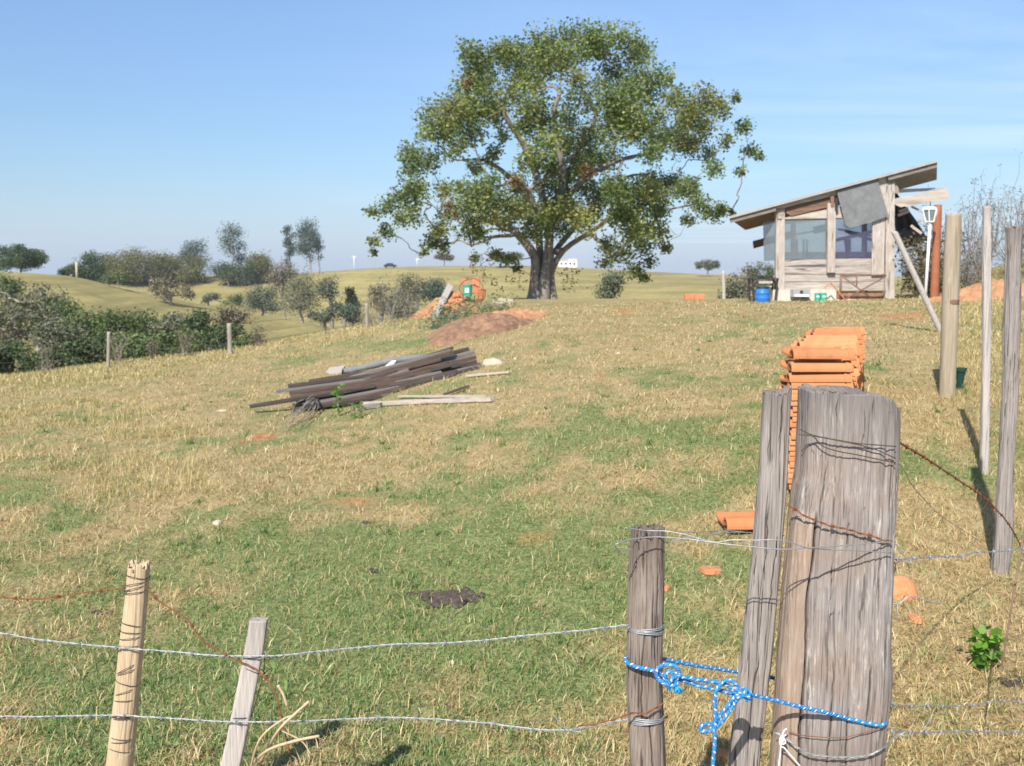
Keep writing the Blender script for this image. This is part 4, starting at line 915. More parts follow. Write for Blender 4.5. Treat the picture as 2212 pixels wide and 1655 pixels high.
    for zx in (740, 800, 830): slabp([(zx, 790), (zx + 16, 790), (zx + 16, 960), (zx, 960)], 'inner_post', 'darkiron', .05, Y + 1.5)
    # outriggers at the right, beam end at the left
    MB().prism([H(1610, 430, Y + .1), H(2085, 338, Y + .1), H(2096, 432, Y + .1), H(1665, 506, Y + .1), H(1610, 480, Y + .1)], (0, .07, 0)).build('beam', M['hutbeam'], root)
    MB().prism([H(1560, 350, Y + .35), H(2045, 332, Y + .35), H(2045, 352, Y + .35), H(1560, 385, Y + .35)], (0, .07, 0)).build('beam', M['hutbeam'], root)
    MB().prism([H(360, 806, Y + 1.4), H(700, 715, Y + 1.4), H(700, 780, Y + 1.4), H(368, 872, Y + 1.4)], (0, .07, 0)).build('beam', M['browntimber'], root)
    # black sheet running down to the right at the back
    mb = MB(); V = []; rows = [((1612, 380), (1640, 390)), ((1612, 470), (1690, 470)), ((1612, 560), (1735, 530)), ((1612, 650), (1790, 610)), ((1620, 740), (1840, 690)), ((1640, 820), (1895, 775)), ((1640, 900), (1905, 800))]
    for k, (l, r_) in enumerate(rows):
        for j in range(9):
            t = j / 8; zx = l[0] + (r_[0] - l[0]) * t; zy = l[1] + (r_[1] - l[1]) * t + 6 * math.sin(j * 1.7 + k)
            V.append(H(zx, zy, Y + .5 + .06 * math.sin(j * 2.1 + k * 1.3) + .05 * k))
    n9 = len(rows); Fc = [(k*9+j, k*9+j+1, (k+1)*9+j+1, (k+1)*9+j) for k in range(n9 - 1) for j in range(8)]
    Vb = [v + (0, .012, 0) for v in V]; Fb = [tuple(i + len(V) for i in f[::-1]) for f in Fc]
    mb.add(V + Vb, Fc + Fb); o = mb.build('plastic_sheet', M['tarp'], root, smooth=True)
    for p, q in (((1640, 580), (1735, 545)), ((1650, 545), (1730, 515)), ((1755, 670), (1850, 740))):
        MB().beam(H(*p, Y + .42), H(*q, Y + .42), .03, .07).build('batten', M['hutbeam'], root)
    MB().beam(H(1760, 500, Y + .8), H(1880, 560, Y + .8), .04, .05).build('batten', M['lath'], root)
    MB().beam(H(1780, 650, Y + .9), H(1890, 600, Y + .9), .04, .07).build('batten', M['hutbeam'], root)
    # plinth
    gz = g(c[0], Y) - .15; a, b = H(527, 1236, Y - .1), H(1086, 1236, Y - .1)
    mb = MB(); mb.box(((a[0] + b[0]) / 2, Y + .05, (a[2] + gz) / 2), b[0] - a[0], .5, a[2] - gz); mb.build('plinth', M['concrete'], root)
    a, b = H(1080, 1325, Y - .05), H(1500, 1325, Y - .05); MB().box(((a[0] + b[0]) / 2, Y - .02, (a[2] + gz) / 2), b[0] - a[0], .2, a[2] - gz + .01).build('threshold', M['concrete'], root)
    a, b = H(1090, 1250, Y + .12), H(1540, 1250, Y + .12); MB().box(((a[0] + b[0]) / 2, Y + .2, (a[2] + gz) / 2), b[0] - a[0], .1, a[2] - gz).build('base_wall', M['darkearth'], root)
    return H, root
H_, hutroot = hut()
def hut_side():
    Y = 25.55; H = H_
    # metal gate frame leaning on the front
    root = empty('rusty_frame', H(1330, 1320, Y), 'rusty metal frame with crossed bars leaning on the hut front', 'frame')
    mb = MB()
    def bar(p, q, r=.016): mb.tube([H(*p, Y), H(*q, Y + .15 * (1 - (min(p[1], q[1]) > 1200) * 1.0))], r, 6)
    for p, q, r in (((1137, 1110), (1130, 1325), .03), ((1130, 1108), (1535, 1110), .022), ((1275, 1100), (1275, 1215), .016), ((1150, 1118), (1430, 1330), .02), ((1535, 1118), (1165, 1325), .02), ((1290, 1108), (1520, 1104), .012)):
        mb.tube([H(*p, Y), H(*q, Y)], r, 6)
    mb.build('bars', M['rustframe'], root, smooth=True)
    o = MB().tube([H(985, 1222, Y - .1), H(1045, 1175, Y - .1), H(1165, 1315, Y - .1)], .018, 6).build('bent_rod', M['brick'], org=H(1165, 1315, Y - .1), smooth=False)
    props(o, 'bent reddish rod propped between the green tins and the frame', 'rod')
    # steel box with white front
    p = H(785, 1300, 25.5); root = empty('steel_sink', (p[0], 25.5, p[2] - .05), 'grey steel basin standing before the hut plinth', 'basin')
    a, b = H(712, 1236, 25.5), H(860, 1300, 25.5); w_ = b[0] - a[0]; h = a[2] - b[2]
    MB().box((p[0], 25.6, (a[2] + b[2]) / 2), w_, .3, h).build('body', M['steel'], root)
    MB().box((p[0], 25.44, a[2] - h * .82), w_ * .86, .02, h * .26).build('front_strip', M['white'], root)
    MB().tube([(p[0] - w_ * .03, 25.43, a[2] - h * .3), (p[0] - w_ * .03, 25.46, a[2] - h * .3)], h * .22, 16).build('drain', M['darkiron'], root)
    # two green tins
    for k, (x0, x1, lb) in enumerate(((905, 950, 'left green tin with white label at the hut plinth'), (955, 1007, 'right green tin with white label at the hut plinth'))):
        a, b = H(x0, 1265, 25.45), H(x1, 1342, 25.45); cx = (a[0] + b[0]) / 2; r = (b[0] - a[0]) / 2; h = a[2] - b[2]
        root = empty('paint_tin', (cx, 25.45, b[2]), lb, 'tin', 'green tins')
        MB().lathe((cx, 25.45, b[2]), [(r * .97, 0), (r, .01), (r, h * .97), (r * .93, h)], 20).build('body', M['green'], root, smooth=False)
        n = 8; V = []; 
        for i in range(n + 1):
            an = -math.pi / 2 - .5 + i / n; V += [(cx + (r + .003) * math.cos(an), 25.45 + (r + .003) * math.sin(an), b[2] + h * z_) for z_ in (.5, .68)]
        mk('label_band', V, [(2*i, 2*i+2, 2*i+3, 2*i+1) for i in range(n)], M['white'], root)
    # barrel
    a, b = H(380, 1222, 25.3), H(505, 1352, 25.3); cx = (a[0] + b[0]) / 2; r = (b[0] - a[0]) / 2; z0 = g(cx, 25.3) - .02; h = a[2] - z0
    root = empty('plastic_drum', (cx, 25.3, z0), 'blue plastic drum under the black grill table', 'drum')
    MB().lathe((cx, 25.3, z0), [(r * .9, 0), (r, .04), (r * 1.0, h * .3), (r * 1.03, h * .33), (r, h * .36), (r * .98, h * .62), (r * 1.02, h * .65), (r * .97, h * .7), (r * .86, h * .93), (r * .86, h)], 28).build('body', M['blue'], root, smooth=True)
    MB().lathe((cx, 25.3, z0 + h - .01), [(r * .9, 0), (r * .92, .05), (r * .5, .06)], 28).build('lid', M['darkgreen'], root, smooth=True)
    # grill table
    a, b = H(332, 1140, 25.9), H(562, 1140, 25.9); cx = (a[0] + b[0]) / 2; zt = a[2]; z0 = g(cx, 25.9)
    root = empty('grill_table', (cx, 25.9, z0), 'low sooty black grill table over the blue drum left of the hut', 'table')
    MB().box((cx, 25.9, zt), b[0] - a[0], .6, .035).build('table_top', M['darkiron'], root)
    MB().box((cx + .02, 25.75, zt + .045), .30, .3, .05, rz=.2).build('grill_tray', M['darkiron'], root)
    MB().box((cx, 25.62, zt - .09), .36, .02, .06).build('brace', M['hutbeam'], root)
    MB().box((cx, 25.64, zt - .2), .34, .02, .03).build('brace', M['lath'], root)
    for sx in (-1, 1):
        for sy in (-.22, .22):
            x = cx + sx * (b[0] - a[0]) * .40; MB().beam((x, 25.9 + sy, z0 - .05), (x + sx * .05, 25.9 + sy, zt), .045, .045, up=(0, 1, 0)).build('leg', M['darkiron'], root)
    # lamp
    Yl = 23.2; bt = P(1999, 634, Yl); tp = P(2009, 484, Yl); z0 = g(bt[0], Yl)
    root = empty('garden_lamp', (bt[0], Yl, z0), 'white lantern on a thin white pole beside the red post', 'lamp')
    MB().tube([(bt[0], Yl, z0 - .05), tp], [.034, .03], 12).build('pole', M['white'], root, smooth=True)
    lo, hi = P(2009, 481, Yl), P(2009, 451, Yl); h = hi[2] - lo[2]
    MB().lathe(lo, [(.085, 0), (.10, .012), (.10, .03), (.05, .04)], 6).build('base', M['white'], root)
    MB().lathe(hi, [(.17, -.03), (.178, 0), (.14, .03), (.03, .05)], 6).build('cap', M['white'], root)
    MB().tube([hi + (0, 0, .04), hi + (0, 0, .16)], .012, 6).build('finial', M['darkiron'], root)
    MB().lathe(lo + (0, 0, .04), [(.085, 0), (.15, h - .06)], 6).build('glass_body', M['glass'], root)
    for k in range(6):
        an = 2 * math.pi * k / 6; u = np.array((math.cos(an), math.sin(an), 0)); MB().beam(lo + u * .10 + (0, 0, .02), hi + u * .168 + (0, 0, -.02), .02, .02).build('rib', M['white'], root)
    o = MB().box(P(1993, 640, 23.1) + (0, 0, -.02), .12, .1, .10, rz=.4).build('stone', M['stone'], org=P(1993, 641, 23.1)); props(o, 'white stone at the foot of the lantern pole', 'stone')
hut_side()
round_post('red_post', 'reddish brown painted post right behind the white lantern', 'post', 2026, 442, 2018, 645, 23.8, 17, 'redpost', ns=16, rows=14, amp=.03)
# pieces on the crest: bricks, steel, boards --------------------------------------------
def brick(c, rz, lb=None, tilt=0, s=(.26, .13, .17), mat='brick', group=None, ry=0):
    o = MB().box((0, 0, 0), *s)
    V = np.vstack(o.V); mb = MB(); mb.V = [V]; mb.F = o.F; mb.n = 8; mb.U = o.U
    ob = mb.build('hollow_brick', M[mat]); ob.location = tuple(c); ob.rotation_euler = (tilt, ry, rz)
    bv = ob.modifiers.new('bevel', 'BEVEL'); bv.width = .008; bv.segments = 1
    props(ob, lb, 'brick', group); return ob
def onground(px, py, y0=2.5, up=0): p = GP(px, py, y0); p[2] += up; return p
b = onground(1488, 651, 12, .12)
for dx, dy, dz, rz, lb in ((0, 0, 0, .1, 'left orange brick on the ground between tree and hut'), (.30, .03, 0, -.1, 'right orange brick on the ground between tree and hut'), (.16, .12, .0, 1.3, 'orange brick turned behind the pair between tree and hut')):
    brick(b + np.array((dx, dy, dz)), rz, lb, group='orange bricks on the crest')

def mound():
    # red earth mound with bricks, bucket, leaning board
    Y = 26; c = P(980, 690, Y); n = 110
    def hump(cx, cy, rx, ry, hgt, name, lb, mat, sd, sharp=1.4, cat='earth mound'):
        u = np.linspace(-1, 1, n); U, W = np.meshgrid(u, u); X = cx + U * rx * 1.25; Yv = cy + W * ry * 1.25
        r = np.sqrt(U**2 + W**2) * 1.25; ang = np.arctan2(W, U); r = r / (1 + .25 * (vn(np.cos(ang) * 2 + 9, np.sin(ang) * 2 + 9, sd) - .5))
        hh = np.clip(1 - r**sharp, -1, 1); Z = G(X, Yv) + np.where(hh > 0, hgt * hh * (.75 + .5 * fbm(X * 2.2, Yv * 2.2, sd, 4)), hh * .2) + .17 * (fbm(X * 6, Yv * 6, sd + 1, 4) - .5) * (hh > 0)
        i = np.arange(n * n).reshape(n, n); Fq = np.stack([i[:-1, :-1], i[:-1, 1:], i[1:, 1:], i[1:, :-1]], -1).reshape(-1, 4)
        o = mk(name, np.stack([X, Yv, Z], -1).reshape(-1, 3), Fq, M[mat], org=(cx, cy, g(cx, cy))); props(o, lb, cat); return o
    def atp(px, Y): return P(px, 650, Y)[0]
    hump(atp(972, 26), 26, .85, .7, .62, 'earth_mound', 'steep orange earth mound topped with bricks left of the big tree', 'earth', 5, 1.5)
    hump(atp(920, 25.6), 25.6, .45, .5, .22, 'earth_mound', 'small lower shoulder of orange earth under the leaning board', 'earth', 6)
    h1, h2, h3 = GP(1035, 706, 10), GP(985, 734, 10), GP(1110, 684, 10)
    hump(h1[0], h1[1], .95, 2.2, .22, 'soil_heap', 'rough brown soil heap in front of the orange mound', 'darkearth', 8, 1.6)
    hump(h2[0], h2[1], .45, .7, .14, 'soil_heap', 'small brown tongue of soil at the front foot of the rough heap', 'darkearth', 14, 1.6)
    hump(h3[0], h3[1], .75, 2.0, .14, 'soil_heap', 'orange soil spread at the right end of the brown heap', 'earth', 9, 1.6)
    hump(P(2150, 600, 22.5)[0], 22.8, 1.3, .9, .38, 'earth_mound', 'orange earth bank on the right behind the slender stake', 'earth', 12, 1.5)
    def q(px, py, Y): return P(px, py, Y)
    brick(q(1003, 613, 26.1), .1, 'tilted hollow brick at the left top of the mound', .1, (.2, .14, .2), group='bricks on the mound')
    brick(q(1027, 617, 26.1), .0, 'upright hollow brick behind the green bucket', .0, (.22, .14, .42), group='bricks on the mound')
    brick(q(1041, 633, 26.0), .3, 'hollow brick leaning at the right of the mound top', .2, (.19, .14, .26), group='bricks on the mound')
    brick(q(1015, 606, 26.3), .1, 'brick lying across the mound top above the bucket', 0, (.50, .12, .10), group='bricks on the mound')
    brick(q(1033, 647, 25.8), .5, 'brick fallen at the right foot of the mound top', .4, (.2, .12, .12), group='bricks on the mound')
    for k, (px, py, Yk, s) in enumerate(((985, 640, 25.7, .12), (975, 652, 25.6, .10), (992, 652, 25.55, .13), (1002, 660, 25.4, .09), (965, 662, 25.4, .10), (985, 668, 25.3, .08))):
        o = rock('clay_clod', (px, py, Yk), s, 'brick', ('top broken orange clod left of the bucket foot', 'orange clod second from the left on the mound face', 'big orange clod directly below the bucket', 'orange clod right of and below the bucket', 'leftmost orange clod on the mound face', 'lowest orange clod on the mound face')[k], 'clod', 'clods on the mound')
    # bucket
    cx = q(1010, 640, 25.6); r = .125; h = .30; root = empty('bucket', cx - (0, 0, .0), 'turquoise green bucket standing on the orange mound', 'bucket')
    MB().lathe(cx, [(r * .88, 0), (r, h * .9), (r * 1.06, h * .9), (r * 1.06, h), (r * .95, h), (r * .9, h * .93)], 24).build('body', M['green'], root, smooth=False)
    pts = [cx + np.array((math.cos(t) * r * 1.05, -.05, h * .9 + math.sin(t) * .1)) for t in np.linspace(0, math.pi, 9)]; MB().tube(pts, .005, 5).build('handle', M['steelwire'], root, smooth=True)
    MB().box(cx + (-.01, -r * .99, h * .5), .10, .006, .12).build('label_patch', M['white'], root)
    o = MB().beam(q(932, 696, 24.9), q(973, 616, 25.8), .16, .03, up=(0, 1, .3)).build('leaning_board', M['lath'], org=q(932, 696, 24.9)); props(o, 'long grey board leaning on the left flank of the orange mound', 'board')
    # bent sheet and slab at right
    V = []; p = q(1062, 652, 24.6)
    for i in range(9):
        t = i / 8; a = math.pi * t; V += [p + (-.14 * math.cos(a), -.15, .12 * math.sin(a)), p + (-.14 * math.cos(a), .25, .12 * math.sin(a))]
    Fc = [(2*i, 2*i+2, 2*i+3, 2*i+1) for i in range(8)]; V2 = [v - (0, 0, .008) for v in V]
    o = mk('bent_sheet', V + V2, Fc + [tuple(j + 18 for j in f[::-1]) for f in Fc], M['steel'], org=p); props(o, 'curved grey metal sheet lying right of the orange mound', 'metal sheet')
    o = MB().box(q(1087, 650, 24.6), .5, .25, .12, rz=-.05, ry=.06).build('pale_slab', M['stone'], org=q(1087, 653, 24.6)); props(o, 'long pale concrete slab right of the curved sheet', 'slab')
    o = rock('pale_stump', (822, 713, 24), .16, 'stone', 'pale grey stump on the crest left of the dry shrubs', 'stump')
    # wire loops over the mound
    pts = [q(1000, 640, 25.5), q(992, 622, 25.7), (q(1005, 607, 25.9)), q(1025, 602, 25.8), q(1040, 612, 25.7), q(1044, 632, 25.6), q(1040, 652, 25.4)]
    thinwire('loose_wire', 'rusty wire looped over the bricks on the mound', pts, .012, 'rustwire')
    # weeds
    for i, (px, py, Yk, h, r, lb) in enumerate(((985, 698, 22.5, .28, .5, 'leafy green weeds on the left edge of the brown heap'), (1008, 684, 23.2, .3, .4, 'leafy green weeds in the middle of the brown heap edge'), (1040, 668, 24, .3, .45, 'leafy green weeds below the curved sheet'), (1080, 655, 24.2, .22, .5, 'leafy green weeds in front of the pale slab'), (965, 710, 22, .2, .4, 'low green weeds at the left foot of the brown heap'))):
        b = P(px, py, Yk); b[2] = g(b[0], b[1]) + .05; shrub('weed_patch', lb, 'weeds', b, h, r, [(.08, .17, .05), (.12, .20, .06), (.17, .22, .09)], n=190, leaf=.06, stems=12, rad=.006, spread=1.0)
    b = P(955, 738, 20); b[2] = g(b[0], b[1]); shrub('green_net_heap', 'low blue green leafy heap at the front foot of the soil', 'weeds', b, .16, .52, [(.05, .12, .08), (.08, .16, .10), (.12, .15, .09)], n=420, leaf=.06, stems=14, rad=.006, spread=1.0)
def rock(name, place, s, mat, lb, cat, group=None, flat=.7, snap=False, ground=False):
    p = GP(place[0], place[1]) if ground else P(*place)
    n = 10; m = 14; V = []; sd = int(rng.integers(0, 999))
    for i in range(n + 1):
        th = math.pi * i / n
        for k in range(m):
            ph = 2 * math.pi * k / m; d = np.array((math.sin(th) * math.cos(ph), math.sin(th) * math.sin(ph), math.cos(th) * flat))
            V.append(p + d * s * (.7 + .6 * float(fbm(d[0] * 1.6 + 4, d[1] * 1.6 + d[2] * 1.1 + 4, sd, 3))))
    Fc = [(i*m+k, i*m+(k+1) % m, (i+1)*m+(k+1) % m, (i+1)*m+k) for i in range(n) for k in range(m)]
    o = mk(name, V, Fc, M[mat], org=p, smooth=False); props(o, lb, cat, group); return o
mound()
rock('pale_stone', (1065, 787), .16, 'stone', 'pale stone block right of the lumber pile', 'stone', flat=.45, ground=True)
rock('pale_stone', (470, 1133), .03, 'stone', 'pale stone on the left slope beside the path line', 'stone', ground=True)
rock('pale_stone', (1335, 765), .035, 'stone', 'tiny white stone on the slope below the big tree', 'stone', ground=True)
rock('pale_stone', (978, 1432), .016, 'stone', 'tiny white scrap in the green grass above the lower wire', 'scrap', ground=True)
rock('pale_stone', (480, 888), .06, 'stone', 'flat pale stone left of the lumber tip', 'stone', flat=.3, ground=True)
for k, (px, py, s, n, lb) in enumerate(((978, 1297, .055, 60, 'largest dark dung heap in the green foreground grass'), (810, 1236, .032, 9, 'small dark dung pat left above the largest heap'), (795, 1130, .028, 8, 'dark dung pat farther up the green patch'),
        (215, 1325, .03, 7, 'dark dung pat left of the tan post'), (893, 1285, .03, 4, 'dark dung lump just left of the largest heap'), (2195, 1478, .05, 6, 'dark lump under the rusty mesh at the right edge'))):
    c = GP(px, py); mb = MB(); sp = s * (1.25 if n > 20 else .55)
    for j in range(n):
        q = c + np.array((rng.normal() * sp * (1.0), rng.normal() * sp * .6, 0)); q[2] = g(q[0], q[1]) + s * .12; V = []; sd = j * 7 + k; rr = s * rng.uniform(.34, .6)
        for i in range(6):
            th = math.pi * i / 5
            for m_ in range(8):
                ph = 2*math.pi*m_/8; d = np.array((math.sin(th)*math.cos(ph), math.sin(th)*math.sin(ph), .7*math.cos(th))); V.append(q + d * (1, 1, .7) * rr * (.45 + 1.1 * float(vn(d[0]*3+3, d[1]*3+d[2]*2+3, sd))))
        mb.add(V, [(i*8+m_, i*8+(m_+1) % 8, (i+1)*8+(m_+1) % 8, (i+1)*8+m_) for i in range(5) for m_ in range(8)])
    o = mb.build('dung_heap', M['dung'], org=c, smooth=True); props(o, lb, 'dung', 'dung on the pasture')

# ------------------------------------------------------------------ lumber pile
def lumber():
    def L(zx, zy): return 540.0 + zx * .26855, 459.0 + zy * .26855
    GR = 'planks of the lumber pile'
    ch, br, gy, ru, pa = range(5)
    rows = [  # x1,y1,x2,y2,wpx,material,layer,label
     (345, 1672, 1050, 1580, 26, ch, -.5, 'lowest charcoal plank end at the left foot of the pile'), (360, 1632, 1250, 1530, 26, br, -.3, 'brown plank second from the ground at the left foot'), (330, 1600, 900, 1540, 24, ch, -.2, 'stubby dark plank end above the left foot of the pile'), (450, 1500, 1200, 1400, 30, br, 1.2, 'chunky brown plank end in the middle of the left end'), (560, 1455, 1100, 1370, 30, ru, 2.0, 'reddish plank end in the middle of the left end'),
     (350, 1592, 1100, 1500, 26, ch, 0, 'charcoal plank lowest at the left front of the pile'), (430, 1550, 1320, 1440, 26, gy, 0, 'grey plank end low at the left front of the pile'), (920, 1480, 1650, 1345, 30, ch, 0, 'charcoal plank lowest at the right front of the pile'),
     (0, 1562, 1000, 1395, 26, ch, .5, 'long dark plank whose pointed tip sticks out furthest left'), (330, 1490, 1500, 1330, 28, br, 1, 'brown plank just above the long pointed one'), (640, 1500, 1600, 1340, 26, ch, .6, 'short dark plank low in the middle front of the pile'),
     (320, 1455, 1480, 1290, 28, br, 2, 'brown plank end just under the thick dark end on the left'), (470, 1475, 1640, 1290, 26, br, 1.6, 'brown plank in the middle layer at the left end'), (215, 1440, 1300, 1300, 22, gy, 2.4, 'thin grey plank poking out above the pointed one'),
     (310, 1400, 1300, 1270, 30, ch, 3, 'dark thick plank end at the upper left of the pile'), (520, 1440, 1700, 1250, 26, br, 2.6, 'brown plank ending right of the thick dark end'), (600, 1410, 1720, 1215, 26, br, 3.4, 'brown plank under the orange brown board'),
     (860, 1450, 1850, 1235, 30, br, 2.2, 'brown plank reaching the far right tip of the pile'), (920, 1440, 1850, 1262, 26, gy, 1.4, 'light grey plank along the front of the pile'), (1100, 1455, 1830, 1290, 30, ch, .8, 'charcoal plank low at the right end of the pile'),
     (700, 1470, 1820, 1200, 30, ch, 2.8, 'charcoal plank in the middle of the right end fan'), (690, 1440, 1815, 1165, 30, br, 3.6, 'brown plank second from the top in the right end fan'), (660, 1420, 1800, 1125, 34, gy, 4.4, 'grey plank just beneath the topmost one'),
     (670, 1395, 1755, 1100, 36, ch, 5.4, 'topmost dark plank rising steeply to the right end'), (480, 1360, 1330, 1225, 30, br, 4.4, 'brown board under the orange one at the upper left'), (500, 1368, 1400, 1205, 22, ru, 5.0, 'orange brown board along the back of the pile'),
     (740, 1592, 1150, 1490, 24, gy, -.3, 'short grey plank at the front centre of the pile'), (780, 1500, 1250, 1470, 34, br, .2, 'wide brown plank end at the bottom centre of the pile')]
    for q in range(16):
        t = q / 15; up = .08 + .77 * t; x1 = 330 + 330 * rng.random(); yl = 1620 - 215 * up - (x1 - 330) * .06; x2 = 1150 + 600 * rng.random(); yr = 1620 - 215 * up - (x2 - 330) * (.20 + .08 * up)
        rows.append((x1, yl, x2, yr, rng.uniform(20, 32), (ch, br, ch, br, gy)[q % 5], up * 4.2 - .1, '%s plank packed inside the lumber pile, %s layer up from the ground' % (('charcoal', 'brown', 'charcoal', 'brown', 'grey')[q % 5], 'first second third fourth fifth sixth seventh eighth ninth tenth eleventh twelfth thirteenth fourteenth fifteenth sixteenth'.split()[q])))
    for k, (x1, y1, x2, y2, wp, mt, ly, lb) in enumerate(rows):
        a, b = L(x1, y1), L(x2, y2)
        Yl = lambda px: 11.15 + (px - 540) / 500 * 1.25 + ly * .12
        A, B = P(a[0], a[1], Yl(a[0])), P(b[0], b[1], Yl(b[0])); A[2] = max(A[2], g(A[0], A[1]) + .02); B[2] = max(B[2], g(B[0], B[1]) + .02)
        d = B - A; Ln = np.linalg.norm(d); ht = wp * .26855 / F * 12.5; wd = ht * rng.uniform(1.0, 1.5)
        mb = MB().beam((0, 0, 0), (Ln, 0, 0), wd, ht, wob=.16, sd=k)
        o = mb.build('plank', M['lumber'][mt]); o.location = A; o.rotation_euler = Vector(d).to_track_quat('X', 'Z').to_euler()
        props(o, lb or 'weathered plank inside the lumber pile, like its neighbours', 'plank', GR)
        if not lb: o['label'] = ('weathered brown plank stacked inside the lumber pile' if mt == br else 'charcoal dark plank stacked inside the lumber pile')
    for k, (x1, y1, x2, y2, wp, mt, lb) in enumerate(((920, 1560, 1960, 1525, 32, pa, 'long pale plank lying on the grass before the pile'), (1200, 1500, 1900, 1505, 16, pa, 'thin pale lath lying behind the long pale plank'), (1560, 1488, 1760, 1422, 14, br, 'short brown board lying right of the pile'),
            (890, 1592, 1065, 1570, 34, gy, 'short grey block at the near end of the pale plank'), (1740, 1335, 2090, 1305, 14, pa, 'thin pale slat in the grass right of the pile'))):
        a, b = L(x1, y1), L(x2, y2); A, B = GP(*a), GP(*b); A[2] += .03; B[2] += .03; d = B - A; Ln = np.linalg.norm(d); ht = wp * .26855 / F * 12
        if Ln > 4.2: B = A + d * (4.2 / Ln); Ln = 4.2
        o = MB().beam((0, 0, 0), (Ln, 0, 0), ht * 1.8, ht, wob=.1, sd=k + 50).build('plank', M['lumber'][mt]); o.location = A; o.rotation_euler = Vector(d).to_track_quat('X', 'Z').to_euler(); props(o, lb, 'plank', 'planks lying by the pile')
    # crumpled sheet roll on top
    pts = [P(*L(x, y), 13.2) for x, y in ((735, 1280), (830, 1265), (960, 1235), (1050, 1215), (1130, 1195), (1250, 1180), (1360, 1165), (1440, 1158))]
    pp = smoothpath(pts, 6); r = .045 + .02 * vn(np.arange(len(pp)) * .35, np.zeros(len(pp)), 4); r[-3:] *= .7
    o = MB().tube(pp, r * .8, 12).build('rolled_sheet', M['slab'], org=pp[0], smooth=True); props(o, 'crumpled grey sheet rolled up on top of the lumber pile', 'metal sheet')
    q = [P(*L(x, y), 13.1) for x, y in ((610, 1282), (740, 1262), (735, 1290), (640, 1300))]
    o = MB().prism(q, (0, .3, .03)).build('sheet_flap', M['lath'], org=q[0]); props(o, 'flat grey board scrap at the left end of the rolled sheet', 'board')
    q = [P(*L(x, y), 12.95) for x, y in ((1090, 1238), (1140, 1200), (1172, 1198), (1150, 1222))]
    o = MB().prism(q, (0, .03, .01)).build('white_scrap', M['white'], org=q[0]); props(o, 'white scrap caught against the rolled sheet', 'scrap')
    b = GP(733, 900); shrub('young_weed', 'green weed growing at the front of the lumber pile', 'weeds', b, .34, .13, 'fresh', n=44, leaf=.06, stems=4, rad=.005)
    b = GP(772, 905); shrub('young_weed', 'low green grass tuft at the front of the lumber pile', 'weeds', b, .16, .15, [(.12, .20, .06), (.18, .25, .08)], n=70, leaf=.05, stems=6, rad=.004)
    # dry branch with fine twigs
    base = GP(690, 880) + (0, 0, .12); root = empty('dry_branch', GP(625, 930), 'pale leafless branch lying at the left foot of the lumber pile', 'branch'); mb = MB()
    for k in range(12):
        e = GP(585 + rng.uniform(-15, 60), 915 + rng.uniform(-12, 26)) + (0, 0, rng.uniform(.0, .05)); m1 = (base + e) / 2 + rng.normal(0, 1, 3) * .08 + (0, 0, .03); mb.tube(smoothpath([base, m1, e], 5), np.linspace(.008, .0025, 11), 4, cap=False)
    mb.build('twigs', M['palebark'], root, smooth=True)
lumber()

